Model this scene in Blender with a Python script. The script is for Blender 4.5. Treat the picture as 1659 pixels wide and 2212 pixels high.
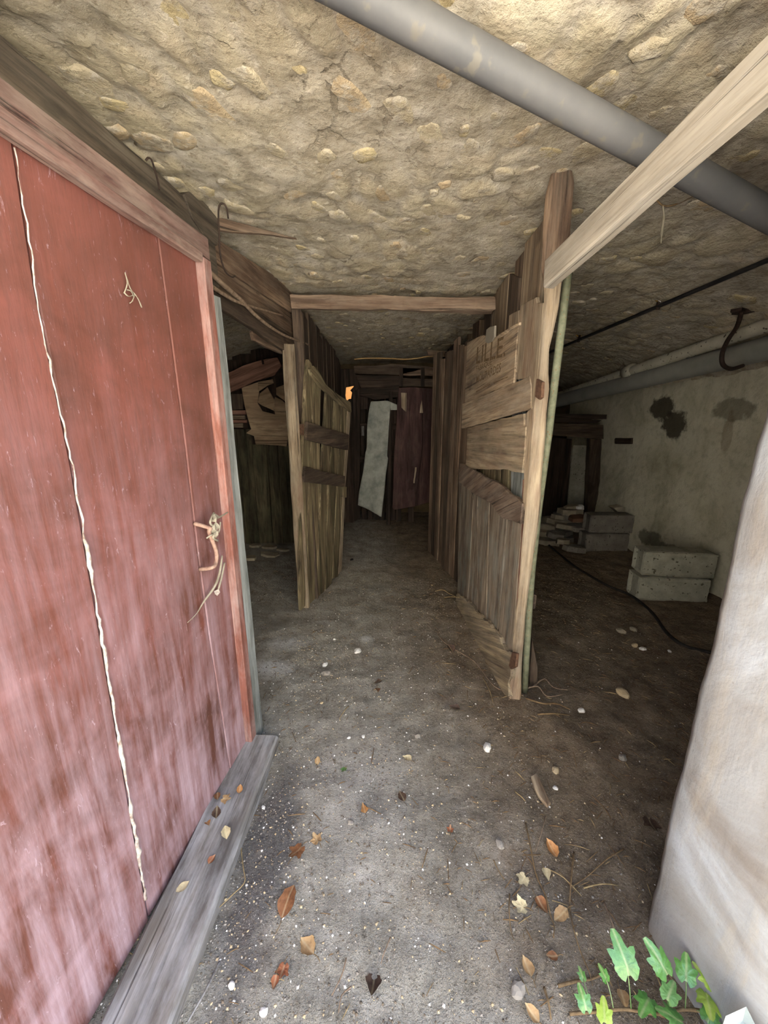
import bpy, bmesh, math, random
from mathutils import Vector, Matrix, noise, Euler
random.seed(7)
SC = bpy.context.scene
COL = SC.collection
for o_ in list(bpy.data.objects):
    bpy.data.objects.remove(o_)

# ------------------------------------------------------------------ camera
FPX, PITCH, CAMH = 830.0, math.radians(13.9), 1.5
cam = bpy.data.objects.new('camera', bpy.data.cameras.new('camera'))
COL.objects.link(cam)
cam.location = (0, 0, CAMH)
cam.rotation_euler = (math.pi/2 - PITCH, 0, 0)
cam.data.sensor_fit = 'HORIZONTAL'
cam.data.sensor_width = 36.0
cam.data.lens = 36.0*FPX/1659.0
cam.data.clip_start = 0.02
SC.camera = cam

# ------------------------------------------------------------------ light
def C(r, g, b):
    f = lambda c: (c/255/12.92) if c/255 <= .04045 else ((c/255+.055)/1.055)**2.4
    return (f(r), f(g), f(b), 1.0)
world = bpy.data.worlds.new('sky')
SC.world = world
world.use_nodes = True
wn = world.node_tree
wn.nodes.clear()
sky = wn.nodes.new('ShaderNodeTexSky')
sky.sky_type = 'NISHITA'
sky.sun_disc = False
sky.sun_elevation = math.radians(48)
sky.sun_rotation = math.radians(95)
sky.air_density = 1.2
sky.dust_density = 1.2
sky.ozone_density = 2.5
bg = wn.nodes.new('ShaderNodeBackground')
bg.inputs['Strength'].default_value = 0.46
wo = wn.nodes.new('ShaderNodeOutputWorld')
wn.links.new(sky.outputs[0], bg.inputs[0])
wn.links.new(bg.outputs[0], wo.inputs[0])
sun = bpy.data.objects.new('sun', bpy.data.lights.new('sun', 'SUN'))
COL.objects.link(sun)
sun.data.energy = 17.0
sun.data.angle = math.radians(0.6)
sun.data.color = (1.0, .93, .82)
# high sun from beyond the building: it lights the yard and the added house wall across it, not the cellar
sd = Vector((-.30, -.36, -.88))
sun.rotation_euler = sd.to_track_quat('-Z', 'Y').to_euler()
sun.location = (3, 5, 8)
SC.view_settings.view_transform = 'Standard'
SC.view_settings.look = 'None'
SC.view_settings.gamma = 1.0
SC.view_settings.use_curve_mapping = False
SC.view_settings.exposure = 1.58
SC.cycles.max_bounces = 10
SC.cycles.diffuse_bounces = 8
SC.cycles.sample_clamp_indirect = 8.0

# ------------------------------------------------------------------ helpers
SP, CP = math.sin(PITCH), math.cos(PITCH)
EYE = Vector((0, 0, CAMH))
def ray(px, py):
    a, b = (px-829.5)/FPX, (1106-py)/FPX
    return Vector((a, CP + b*SP, -SP + b*CP))
def G(px, py, z=0.0):                     # measured point on a level surface
    r = ray(px, py)
    return EYE + r*((z-CAMH)/r.z)
def PL(px, py, O, n):                     # measured point on an upright plane
    r = ray(px, py)
    return EYE + r*((Vector(O)-EYE).dot(n)/r.dot(n))
def PY(px, py, y):
    r = ray(px, py)
    return EYE + r*(y/r.y)

WM = {}
def tag(o, label=None, cat=None, group=None, kind=None):
    if label: o['label'] = label
    if cat: o['category'] = cat
    if group: o['group'] = group
    if kind: o['kind'] = kind
    return o
def thing(name, label, cat, loc=(0, 0, 0), group=None):
    o = bpy.data.objects.new(name, None)
    COL.objects.link(o)
    o.empty_display_size = .05
    o.location = loc
    WM[o] = Matrix.Translation(Vector(loc))
    return tag(o, label, cat, group)
def put(name, me, mat, parent=None, M=None, smooth=False):
    o = bpy.data.objects.new(name, me)
    COL.objects.link(o)
    if mat is not None and len(me.materials) == 0:
        me.materials.append(mat)
    if smooth:
        me.polygons.foreach_set('use_smooth', [True]*len(me.polygons))
    M = M or Matrix.Identity(4)
    WM[o] = M
    if parent:
        o.parent = parent
        o.matrix_basis = WM[parent].inverted() @ M
    else:
        o.matrix_basis = M
    return o
def mesh(name, v, f):
    me = bpy.data.meshes.new(name)
    me.from_pydata([tuple(p) for p in v], [], f)
    me.update()
    return me
def frame(origin, zdir, ndir):
    """local Z along the grain, local Y towards the back of the board."""
    z = Vector(zdir).normalized()
    y = -Vector(ndir)
    y = (y - z*y.dot(z)).normalized()
    x = y.cross(z).normalized()
    M = Matrix((x, y, z)).transposed().to_4x4()
    M.translation = origin
    return M
def panel(name, pts, thick, mat, parent=None, n=None, grain=None, rough=.002, seg=.07, ch=.003, off=0.0, warp=0.0):
    """board with the given outline: front face on pts, body behind it."""
    pts = [Vector(p) for p in pts]
    if n is None:
        n = (pts[1]-pts[0]).cross(pts[2]-pts[0]).normalized()
        if n.dot(EYE-pts[0]) < 0: n = -n
    n = Vector(n).normalized()
    c = sum(pts, Vector())/len(pts) + n*off
    gv = Vector(grain or (0, 0, 1))
    M = frame(c, gv-n*gv.dot(n), n)
    Mi = M.inverted()
    loc = [Mi @ (p + n*off) for p in pts]
    out = []
    for i, p in enumerate(loc):
        q = loc[(i+1) % len(loc)]
        L = (q-p).length
        k = max(1, min(14, int(L/seg)))
        for j in range(k):
            a = p.lerp(q, j/k)
            if rough:
                a = a + Vector((random.uniform(-1, 1), 0, random.uniform(-1, 1)))*rough*(1.0 if j else .5)
            out.append((a.x, a.z))
    area = sum(out[i][0]*out[(i+1) % len(out)][1]-out[(i+1) % len(out)][0]*out[i][1] for i in range(len(out)))
    if area < 0: out.reverse()
    m = len(out)
    cx = sum(p[0] for p in out)/m; cz = sum(p[1] for p in out)/m
    v = []
    w = lambda x, z: warp*math.sin(z*3.1+cx*7)*.5 + warp*math.sin(x*9+z*2)*.5 if warp else 0
    inner = []
    for i in range(m):
        a, b, d = Vector(out[i-1]), Vector(out[i]), Vector(out[(i+1) % m])
        t = (d-a)
        t = Vector((-t.y, t.x))
        t = t.normalized() if t.length > 1e-6 else Vector((0, 0))
        inner.append((b.x+t.x*ch, b.y+t.y*ch))
    for x, z in inner: v.append((x, 0+w(x, z), z))
    for x, z in out: v.append((x, ch+w(x, z), z))
    for x, z in out: v.append((x, thick+w(x, z), z))
    f = [list(range(m))]
    for i in range(m):
        j = (i+1) % m
        f.append((i, m+i, m+j, j)); f.append((m+i, 2*m+i, 2*m+j, m+j))
    f.append([2*m+i for i in range(m-1, -1, -1)])
    return put(name, mesh(name, v, f), mat, parent, M)
def beam(name, A, B, w, t, mat, parent=None, n=(0, -1, 0), segs=7, rough=.004, taper=1.0, bow=0.0):
    """squared timber from A to B; w across, t along n; local Z is the grain."""
    A, B = Vector(A), Vector(B)
    L = (B-A).length
    M = frame(A, B-A, n)
    ring = []
    b = min(w, t)*.12
    for sx, sy in ((-1, -1), (1, -1), (1, 1), (-1, 1)):
        x, y = sx*w/2, sy*t/2
        p1, p2 = (x-sx*b, y), (x, y-sy*b)
        ring += [p1, p2] if sx*sy < 0 else [p2, p1]
    v, f = [], []
    sd_ = random.random()*50
    for i in range(segs+1):
        s = i/segs
        k = 1+(taper-1)*s
        for j, (x, y) in enumerate(ring):
            d = noise.noise_vector(Vector((sd_+j*.7, s*L*5, sd_)))*rough
            v.append((x*k+d.x, y*k+d.y+bow*math.sin(math.pi*s), L*s+(d.z*2 if i in (0, segs) else 0)))
    for i in range(segs):
        for j in range(8):
            k = (j+1) % 8
            f.append((i*8+j, i*8+k, i*8+8+k, i*8+8+j))
    f.append(list(range(7, -1, -1))); f.append([segs*8+j for j in range(8)])
    return put(name, mesh(name, v, f), mat, parent, M)
def tube(name, pts, r, mat, parent=None, ns=8, cap=True, smooth=True):
    pts = [Vector(p) for p in pts]
    o0 = pts[0].copy()
    rs = r if isinstance(r, (list, tuple)) else [r]*len(pts)
    v, f = [], []
    up = None
    for i, p in enumerate(pts):
        t = (pts[min(i+1, len(pts)-1)]-pts[max(i-1, 0)]).normalized()
        if up is None:
            up = t.orthogonal().normalized()
        up = (up - t*up.dot(t)).normalized()
        sdv = t.cross(up)
        for k in range(ns):
            a = 2*math.pi*k/ns
            v.append(p-o0+(up*math.cos(a)+sdv*math.sin(a))*rs[i])
    for i in range(len(pts)-1):
        for k in range(ns):
            l = (k+1) % ns
            f.append((i*ns+k, i*ns+l, (i+1)*ns+l, (i+1)*ns+k))
    if cap:
        f.append(list(range(ns-1, -1, -1))); f.append([(len(pts)-1)*ns+k for k in range(ns)])
    return put(name, mesh(name, v, f), mat, parent, Matrix.Translation(o0), smooth)
def smooth_path(pts, n=6):
    pts = [Vector(p) for p in pts]
    out = []
    for i in range(len(pts)-1):
        p0, p1, p2, p3 = pts[max(i-1, 0)], pts[i], pts[i+1], pts[min(i+2, len(pts)-1)]
        for j in range(n):
            t = j/n
            out.append(.5*((2*p1)+(p2-p0)*t+(2*p0-5*p1+4*p2-p3)*t*t+(3*p1-p0-3*p2+p3)*t**3))
    out.append(pts[-1])
    return out
def fbm(p, o=4):
    return noise.fractal(p, 1.0, 2.0, o)

# ------------------------------------------------------------------ materials
class NT:
    def __init__(self, name):
        self.m = bpy.data.materials.new(name)
        self.m.use_nodes = True
        self.t = self.m.node_tree
        self.t.nodes.clear()
        self.out = self.t.nodes.new('ShaderNodeOutputMaterial')
        self.b = self.t.nodes.new('ShaderNodeBsdfPrincipled')
        self.t.links.new(self.b.outputs[0], self.out.inputs[0])
        self.tc = self.t.nodes.new('ShaderNodeTexCoord')
        self.oi = self.t.nodes.new('ShaderNodeObjectInfo')
    def l(self, a, b): self.t.links.new(a, b)
    def set(self, sock, v):
        if hasattr(v, 'links'): self.l(v, sock)
        else: sock.default_value = v
    def coord(self, scale=(1, 1, 1), rnd=True):
        vec = self.tc.outputs['Object']
        if rnd:
            k = self.t.nodes.new('ShaderNodeVectorMath'); k.operation = 'MULTIPLY_ADD'
            cb = self.t.nodes.new('ShaderNodeCombineXYZ')
            for i in range(3): self.l(self.oi.outputs['Random'], cb.inputs[i])
            self.l(cb.outputs[0], k.inputs[0]); k.inputs[1].default_value = (37, 51, 43); self.l(vec, k.inputs[2])
            vec = k.outputs[0]
        m = self.t.nodes.new('ShaderNodeMapping')
        self.l(vec, m.inputs[0]); m.inputs['Scale'].default_value = scale
        return m.outputs[0]
    def noise(self, vec, scale, detail=5, rough=.6, dist=0.0):
        n = self.t.nodes.new('ShaderNodeTexNoise')
        self.l(vec, n.inputs['Vector'])
        n.inputs['Scale'].default_value = scale; n.inputs['Detail'].default_value = detail
        n.inputs['Roughness'].default_value = rough; n.inputs['Distortion'].default_value = dist
        return n.outputs['Fac']
    def voro(self, vec, scale, feature='F1', out='Distance'):
        n = self.t.nodes.new('ShaderNodeTexVoronoi'); n.feature = feature
        self.l(vec, n.inputs['Vector']); n.inputs['Scale'].default_value = scale
        return n.outputs[out]
    def ramp(self, fac, stops):
        r = self.t.nodes.new('ShaderNodeValToRGB')
        e = r.color_ramp.elements
        while len(e) > 1: e.remove(e[0])
        e[0].position, e[0].color = stops[0][0], stops[0][1] if not isinstance(stops[0][1], (int, float)) else (stops[0][1],)*3+(1,)
        for p, c in stops[1:]:
            k = e.new(p); k.color = c if not isinstance(c, (int, float)) else (c, c, c, 1)
        self.l(fac, r.inputs[0])
        return r.outputs[0]
    def mix(self, fac, a, b, mode='MIX'):
        n = self.t.nodes.new('ShaderNodeMix'); n.data_type = 'RGBA'; n.blend_type = mode
        self.set(n.inputs[0], fac); self.set(n.inputs[6], a); self.set(n.inputs[7], b)
        return n.outputs[2]
    def math(self, op, a, b=0.0, c=None):
        n = self.t.nodes.new('ShaderNodeMath'); n.operation = op
        self.set(n.inputs[0], a); self.set(n.inputs[1], b)
        if c is not None: self.set(n.inputs[2], c)
        return n.outputs[0]
    def spot(self, center, radii, amp=.35, nscale=6.0, soft=.35, rot=0.0):
        """a blotch at a fixed place on the surface (world-built meshes)."""
        m = self.t.nodes.new('ShaderNodeMapping'); m.vector_type = 'TEXTURE'
        self.l(self.tc.outputs['Object'], m.inputs[0])
        m.inputs['Location'].default_value = center; m.inputs['Scale'].default_value = radii
        m.inputs['Rotation'].default_value = (rot, 0, 0) if isinstance(rot, (int, float)) else rot
        L = self.t.nodes.new('ShaderNodeVectorMath'); L.operation = 'LENGTH'
        self.l(m.outputs[0], L.inputs[0])
        nz = self.noise(self.tc.outputs['Object'], nscale, 4, .65)
        d = self.math('ADD', L.outputs['Value'], self.math('MULTIPLY', self.math('SUBTRACT', nz, .5), amp*4))
        mr = self.t.nodes.new('ShaderNodeMapRange')
        self.l(d, mr.inputs[0]); mr.inputs[1].default_value = 1.0; mr.inputs[2].default_value = 1.0-soft
        mr.inputs[3].default_value = 0; mr.inputs[4].default_value = 1
        return mr.outputs[0]
    def bump(self, h, strength=.4, dist=.01, prev=None):
        n = self.t.nodes.new('ShaderNodeBump')
        self.l(h, n.inputs['Height']); n.inputs['Strength'].default_value = strength; n.inputs['Distance'].default_value = dist
        if prev is not None: self.l(prev, n.inputs['Normal'])
        return n.outputs[0]
    def done(self, col, rough=.85, nrm=None, spec=.25, metal=0.0):
        self.set(self.b.inputs['Base Color'], col); self.set(self.b.inputs['Roughness'], rough)
        self.b.inputs['Specular IOR Level'].default_value = spec; self.b.inputs['Metallic'].default_value = metal
        if nrm is not None: self.l(nrm, self.b.inputs['Normal'])
        return self.m
def wood(name, dark, mid, light, dust=None, dustamt=.4, rough=.85, grain=22, bump=.5, blot=.5, patch=None, patchamt=.5, sat=.78):
    k = NT(name)
    v = k.coord((grain, grain, 1.4))
    g1 = k.noise(v, 1.0, 7, .62, .4)
    v2 = k.coord((grain*5, grain*5, 5))
    g2 = k.noise(v2, 1.0, 4, .6)
    big = k.noise(k.coord((4, 4, 1.6)), 1.0, 4, .6)
    col = k.ramp(g1, [(.33, dark), (.5, mid), (.66, light)])
    col = k.mix(k.math('MULTIPLY', k.ramp(big, [(.35, 0), (.65, 1)]), blot), col, k.mix(1, col, mid, 'MULTIPLY'), 'MIX') if False else \
        k.mix(k.math('MULTIPLY', k.ramp(big, [(.38, 1), (.62, 0)]), blot), col, dark)
    col = k.mix(k.math('MULTIPLY', k.ramp(g2, [(.34, 1), (.52, 0)]), .7), col, dark)
    kn = k.noise(k.coord((7, 7, 3.2)), 1.0, 2, .4)
    knm = k.ramp(kn, [(.70, 0), (.74, 1)])
    col = k.mix(k.math('MULTIPLY', knm, .7), col, dark)
    ck = k.noise(k.coord((55, 55, .9)), 1.0, 3, .55)
    ckm = k.ramp(ck, [(.31, 1), (.36, 0)])
    col = k.mix(k.math('MULTIPLY', ckm, .8), col, tuple(c*.35 for c in dark[:3])+(1,))
    if patch:
        pn = k.noise(k.coord((9, 9, 3)), 1.0, 5, .65)
        col = k.mix(k.math('MULTIPLY', k.ramp(pn, [(.5, 0), (.6, 1)]), patchamt), col, patch)
    if dust:
        dn = k.noise(k.coord((14, 14, 4)), 1.0, 6, .7)
        col = k.mix(k.math('MULTIPLY', k.ramp(dn, [(.42, 0), (.7, 1)]), dustamt), col, dust)
    hue = k.t.nodes.new('ShaderNodeHueSaturation')
    hue.inputs['Saturation'].default_value = sat
    k.l(col, hue.inputs['Color'])
    k.l(k.math('ADD', k.math('MULTIPLY', k.oi.outputs['Random'], .4), .8), hue.inputs['Value'])
    nrm = k.bump(g1, bump, .006)
    nrm = k.bump(k.math('MULTIPLY', ckm, -1.0), .7, .004, nrm)
    nrm = k.bump(g2, bump*.8, .003, nrm)
    return k.done(hue.outputs[0], rough, nrm, .2)
def plain(name, a, b, scale=12, rough=.7, bump=.25, spec=.3, metal=0, speck=None):
    k = NT(name)
    v = k.coord()
    n = k.noise(v, scale, 6, .65)
    col = k.ramp(n, [(.3, a), (.7, b)])
    if speck:
        col = k.mix(k.ramp(k.noise(v, scale*4, 3, .5), [(.62, 0), (.68, 1)]), col, speck)
    return k.done(col, rough, k.bump(n, bump, .005), spec, metal)

M = {}
M['tan'] = wood('tan_wood', C(92, 72, 50), C(150, 122, 86), C(186, 160, 118), C(178, 166, 142), .35)
M['beige'] = wood('beige_wood', C(92, 74, 52), C(148, 125, 90), C(180, 157, 118), C(172, 160, 136), .35, patch=C(122, 84, 56), patchamt=.4)
M['brown'] = wood('brown_wood', C(62, 44, 30), C(112, 84, 58), C(146, 116, 82), C(150, 136, 112), .25)
M['dark'] = wood('dark_wood', C(44, 33, 24), C(78, 60, 44), C(108, 86, 62), C(120, 108, 90), .2)
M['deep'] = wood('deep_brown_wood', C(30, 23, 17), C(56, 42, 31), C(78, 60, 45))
M['moss'] = wood('mossy_wood', C(56, 46, 32), C(116, 98, 68), C(160, 142, 102), C(112, 110, 72), .4, sat=.85)
M['grey'] = wood('grey_weathered_wood', C(74, 69, 64), C(124, 119, 114), C(156, 152, 147), C(176, 176, 178), .45, blot=.6, patch=C(96, 84, 70), patchamt=.5)
M['greyblue'] = wood('blue_grey_wood', C(76, 78, 72), C(114, 118, 112), C(146, 150, 144), C(168, 172, 172), .4)
M['greydark'] = wood('smoky_timber', C(58, 50, 40), C(98, 84, 66), C(126, 112, 90), C(140, 130, 110), .25, blot=.35)
M['rail'] = wood('pale_dusty_timber', C(112, 102, 86), C(146, 134, 114), C(166, 154, 134), C(164, 156, 142), .5, bump=.2, blot=.25)
M['gatepaint'] = wood('worn_brown_painted_wood', C(74, 60, 45), C(126, 106, 82), C(160, 142, 114), C(166, 156, 138), .35, patch=C(126, 136, 128), patchamt=.35)
M['batten'] = wood('red_brown_batten', C(68, 53, 40), C(112, 88, 67), C(144, 118, 92), C(160, 144, 126), .3)
M['redbrown'] = wood('red_brown_board', C(84, 48, 32), C(132, 84, 58), C(158, 106, 78))
M['rot'] = wood('rotten_board', C(80, 66, 48), C(140, 120, 88), C(188, 162, 112), C(150, 140, 120), .4, grain=30, bump=.9)
M['ply'] = wood('cracked_plywood', C(120, 94, 62), C(166, 134, 92), C(190, 160, 114), grain=8, bump=.25, patch=C(126, 88, 58), patchamt=.4)
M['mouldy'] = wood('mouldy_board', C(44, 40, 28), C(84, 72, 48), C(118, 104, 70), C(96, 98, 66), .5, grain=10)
M['white_board'] = plain('grey_hardboard', C(112, 106, 94), C(138, 130, 116), 6)

def red_paint(name, base, dk, dust_skycol, amt, vert=True):
    k = NT(name)
    v = k.coord((1, 1, 1))
    streak = k.noise(k.coord((26, 26, 2.2)), 1.0, 7, .68, .3)
    fine = k.noise(k.coord((150, 150, 22)), 1.0, 3, .6)
    cloud = k.noise(v, 3.2, 5, .62, .6)
    col = k.ramp(cloud, [(.3, dk), (.62, base)])
    col = k.mix(k.math('MULTIPLY', k.ramp(fine, [(.36, 1), (.5, 0)]), .35), col, dk)
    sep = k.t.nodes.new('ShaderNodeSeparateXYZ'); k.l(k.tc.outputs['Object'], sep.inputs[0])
    # dust with skylight painted in: paler and more lavender on the lower half
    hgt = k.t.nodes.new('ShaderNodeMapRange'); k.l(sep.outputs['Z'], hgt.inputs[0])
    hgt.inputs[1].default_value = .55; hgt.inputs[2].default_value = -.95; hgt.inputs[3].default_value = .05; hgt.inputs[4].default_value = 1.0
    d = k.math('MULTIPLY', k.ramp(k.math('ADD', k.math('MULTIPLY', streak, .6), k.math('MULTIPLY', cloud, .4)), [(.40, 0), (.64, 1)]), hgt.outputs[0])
    col = k.mix(k.math('MULTIPLY', d, amt), col, dust_skycol)
    sc = k.noise(k.coord((90, 90, 24)), 1.0, 5, .75, 1.0)
    col = k.mix(k.math('MULTIPLY', k.ramp(sc, [(.62, 0), (.70, 1)]), .5), col, dust_skycol)
    nrm = k.bump(streak, .25, .004); nrm = k.bump(fine, .35, .0015, nrm)
    return k.done(col, .62, nrm, .3)
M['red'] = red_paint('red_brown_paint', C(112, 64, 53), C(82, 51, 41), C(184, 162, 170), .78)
M['redrail'] = wood('red_rail_paint', C(74, 46, 38), C(108, 70, 57), C(134, 94, 78), C(158, 140, 124), .35, patch=C(196, 176, 150), patchamt=.15, bump=.3)
M['redstile'] = wood('bright_red_paint', C(98, 56, 43), C(134, 77, 61), C(154, 96, 79), C(190, 172, 166), .4, bump=.3, sat=.9)
M['filler'] = plain('pale_seam_crust', C(112, 90, 74), C(214, 206, 196), 34, .9, .8)

def mk_ceiling():
    k = NT('rubble_vault')
    v = k.coord(rnd=False)
    big = k.noise(v, 1.6, 5, .6, .5)
    mid = k.noise(v, 9, 7, .68)
    fine = k.noise(v, 70, 5, .7)
    at = k.t.nodes.new('ShaderNodeAttribute'); at.attribute_name = 'stone'
    mort = k.ramp(mid, [(.34, C(142, 133, 115)), (.52, C(179, 170, 152)), (.68, C(200, 193, 178))])
    st = k.ramp(k.noise(v, 5, 5, .6), [(.3, C(166, 152, 124)), (.5, C(194, 182, 152)), (.7, C(200, 180, 150))])
    col = k.mix(k.math('MULTIPLY', at.outputs['Fac'], .8), mort, st)
    col = k.mix(k.ramp(big, [(.35, .35), (.6, 0)]), col, C(138, 124, 100))
    pit = k.voro(v, 34)
    col = k.mix(k.math('MULTIPLY', k.ramp(fine, [(.30, 1), (.44, 0)]), .6), col, C(104, 92, 72))
    sp = k.noise(v, 26, 6, .75)
    col = k.mix(k.math('MULTIPLY', k.ramp(sp, [(.33, 1), (.43, 0)]), .55), col, C(112, 100, 80))
    col = k.mix(k.math('MULTIPLY', k.ramp(sp, [(.58, 0), (.68, 1)]), .4), col, C(222, 214, 196))
    cr = k.voro(k.coord((1, .8, 1), rnd=False), 7, 'DISTANCE_TO_EDGE')
    crn = k.math('ADD', cr, k.math('MULTIPLY', k.math('SUBTRACT', mid, .5), .5))
    crm = k.math('MULTIPLY', k.ramp(crn, [(.0, 1), (.022, 0)]), k.ramp(k.noise(v, 2.4, 3), [(.52, 0), (.68, 1)]))
    col = k.mix(k.math('MULTIPLY', crm, .35), col, C(70, 56, 40))
    rear_tone = k.spot((1.4, 4.6, 1.9), (1.5, 1.9, 1.0), .3, 2.0, .6)  # broad darker tone over the rear right of the vault
    col = k.mix(k.math('MULTIPLY', rear_tone, .15), col, C(104, 94, 72))
    nrm = k.bump(mid, .45, .03)
    nrm = k.bump(sp, .5, .012, nrm)
    nrm = k.bump(fine, .55, .008, nrm)
    nrm = k.bump(pit, .35, .008, nrm)
    nrm = k.bump(k.math('MULTIPLY', crm, -1.0), .5, .01, nrm)
    return k.done(col, .95, nrm, .1)
M['ceil'] = mk_ceiling()
def mk_stone(name, a, b):
    k = NT(name)
    v = k.coord()
    geo = k.t.nodes.new('ShaderNodeNewGeometry')
    w = geo.outputs['Position']
    n = k.noise(w, 16, 6, .68); f = k.noise(w, 70, 5, .7); sp = k.noise(w, 26, 6, .75)
    col = k.ramp(n, [(.3, a), (.68, b)])
    mort = k.ramp(n, [(.34, C(142, 133, 115)), (.52, C(179, 170, 152)), (.68, C(200, 193, 178))])
    col = k.mix(k.ramp(k.noise(w, 11, 5, .7), [(.46, 0), (.56, .9)]), col, mort)
    col = k.mix(k.math('MULTIPLY', k.ramp(f, [(.30, 1), (.44, 0)]), .6), col, C(110, 96, 72))
    col = k.mix(k.math('MULTIPLY', k.ramp(sp, [(.33, 1), (.43, 0)]), .5), col, C(120, 104, 78))
    nrm = k.bump(n, .6, .03); nrm = k.bump(sp, .5, .012, nrm); nrm = k.bump(f, .5, .006, nrm)
    return k.done(col, .95, nrm, .1)
M['stoneA'] = mk_stone('yellow_limestone', C(166, 150, 112), C(196, 182, 146))
M['stoneB'] = mk_stone('buff_limestone', C(162, 150, 124), C(190, 178, 152))
M['stoneC'] = mk_stone('ochre_limestone', C(166, 146, 116), C(190, 172, 140))

def mk_floor():
    k = NT('beaten_earth')
    v = k.coord(rnd=False)
    big = k.noise(v, 1.3, 5, .62, .4); mid = k.noise(v, 7, 6, .7); fine = k.noise(v, 55, 5, .75); grit = k.noise(v, 190, 3, .7)
    sep = k.t.nodes.new('ShaderNodeSeparateXYZ'); k.l(v, sep.inputs[0])
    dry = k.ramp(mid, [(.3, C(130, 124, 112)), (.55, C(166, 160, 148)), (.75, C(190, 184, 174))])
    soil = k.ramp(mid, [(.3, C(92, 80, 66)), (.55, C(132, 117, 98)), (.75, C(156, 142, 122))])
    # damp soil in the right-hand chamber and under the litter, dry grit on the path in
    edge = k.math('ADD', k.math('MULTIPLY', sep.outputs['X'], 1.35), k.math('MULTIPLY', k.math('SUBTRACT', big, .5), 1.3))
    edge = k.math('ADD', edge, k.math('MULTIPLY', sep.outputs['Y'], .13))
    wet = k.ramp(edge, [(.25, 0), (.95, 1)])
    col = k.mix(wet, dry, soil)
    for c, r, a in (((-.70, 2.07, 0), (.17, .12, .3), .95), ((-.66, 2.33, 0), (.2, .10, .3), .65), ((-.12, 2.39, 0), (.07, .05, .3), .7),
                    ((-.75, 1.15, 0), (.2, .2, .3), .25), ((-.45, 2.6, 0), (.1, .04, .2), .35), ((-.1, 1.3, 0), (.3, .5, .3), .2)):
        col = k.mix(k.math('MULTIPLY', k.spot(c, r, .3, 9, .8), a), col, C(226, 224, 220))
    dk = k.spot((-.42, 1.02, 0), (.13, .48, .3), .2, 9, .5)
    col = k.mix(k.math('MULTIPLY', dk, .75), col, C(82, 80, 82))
    col = k.mix(k.math('MULTIPLY', k.ramp(fine, [(.3, 1), (.47, 0)]), .55), col, C(62, 52, 42))
    col = k.mix(k.math('MULTIPLY', k.ramp(grit, [(.60, 0), (.68, 1)]), .5), col, C(206, 200, 190))
    col = k.mix(k.math('MULTIPLY', k.ramp(k.noise(v, 3.1, 4, .6), [(.55, 0), (.75, 1)]), .22), col, C(120, 84, 60))
    nrm = k.bump(mid, .7, .04); nrm = k.bump(fine, 1.0, .016, nrm); nrm = k.bump(grit, .8, .005, nrm)
    return k.done(col, .97, nrm, .08)
M['floor'] = mk_floor()
def mk_wall_right():
    k = NT('stained_plaster')
    v = k.coord(rnd=False)
    n = k.noise(v, 2.2, 6, .65, .5); m = k.noise(v, 14, 6, .7); f = k.noise(v, 80, 4, .7)
    col = k.ramp(n, [(.3, C(164, 158, 134)), (.5, C(196, 190, 166)), (.7, C(210, 204, 182))])
    col = k.mix(k.math('MULTIPLY', k.ramp(m, [(.32, 1), (.5, 0)]), .4), col, C(132, 126, 100))
    drip = k.noise(k.coord((1, 7, .8), rnd=False), 1.0, 5, .6)
    col = k.mix(k.math('MULTIPLY', k.ramp(drip, [(.55, 0), (.72, 1)]), .35), col, C(126, 122, 98))
    for c, r, a, cc in (STAINS):
        col = k.mix(k.math('MULTIPLY', k.spot(c, r, .32, 9, .25), a), col, cc)
    nrm = k.bump(m, .4, .02); nrm = k.bump(f, .4, .005, nrm)
    return k.done(col, .95, nrm, .1)
WX = 2.85
def onwall(px, py):
    return PL(px, py, (WX, 0, 0), Vector((1, 0, 0)))
_a, _b, _c, _d, _e = onwall(1432, 882), onwall(1456, 915), onwall(1585, 885), onwall(1570, 940), onwall(1408, 1165)
STAINS = [(tuple(_a), (.3, .20, .13), .92, C(58, 52, 42)), (tuple(_b), (.3, .17, .15), .92, C(58, 52, 42)),
          (tuple(_c), (.3, .22, .10), .6, C(84, 80, 62)), (tuple(_d), (.3, .05, .2), .4, C(110, 86, 62)), (tuple(_e), (.3, .22, .10), .7, C(52, 50, 44)),
          (tuple(onwall(1460, 1190)), (.3, .16, .06), .6, C(60, 58, 48))]
M['wall'] = mk_wall_right()
def mk_white():
    k = NT('flaking_whitewash')
    v = k.coord(rnd=False)
    n = k.noise(v, 2.6, 6, .6, .8); m = k.noise(k.coord((16, 16, 2.5), rnd=False), 1.0, 6, .65, .4); f = k.noise(v, 90, 4, .7)
    col = k.ramp(n, [(.32, C(130, 121, 112)), (.5, C(154, 152, 149)), (.66, C(178, 180, 183))])
    col = k.mix(k.math('MULTIPLY', k.ramp(m, [(.5, 0), (.68, 1)]), .5), col, C(168, 156, 138))
    col = k.mix(k.math('MULTIPLY', k.ramp(f, [(.28, 1), (.4, 0)]), .35), col, C(130, 118, 104))
    low = k.spot((.8, .6, .05), (.4, .5, .28), .3, 8, .6)
    col = k.mix(k.math('MULTIPLY', low, .6), col, C(136, 128, 120))
    nrm = k.bump(n, .3, .03); nrm = k.bump(m, .3, .006, nrm); nrm = k.bump(f, .3, .003, nrm)
    return k.done(col, .9, nrm, .15)
M['white'] = mk_white()
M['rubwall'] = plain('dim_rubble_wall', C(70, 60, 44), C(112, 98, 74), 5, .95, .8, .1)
M['facade'] = plain('pale_render', C(206, 202, 194), C(226, 222, 214), 4, .95, .4, .1)
M['yard'] = plain('pale_bounce_gravel', C(206, 200, 188), C(228, 223, 214), 30, .95, .4, .1)
M['ochre'] = plain('ochre_render', C(196, 124, 58), C(214, 146, 78), 4, .95, .3, .1)
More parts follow.
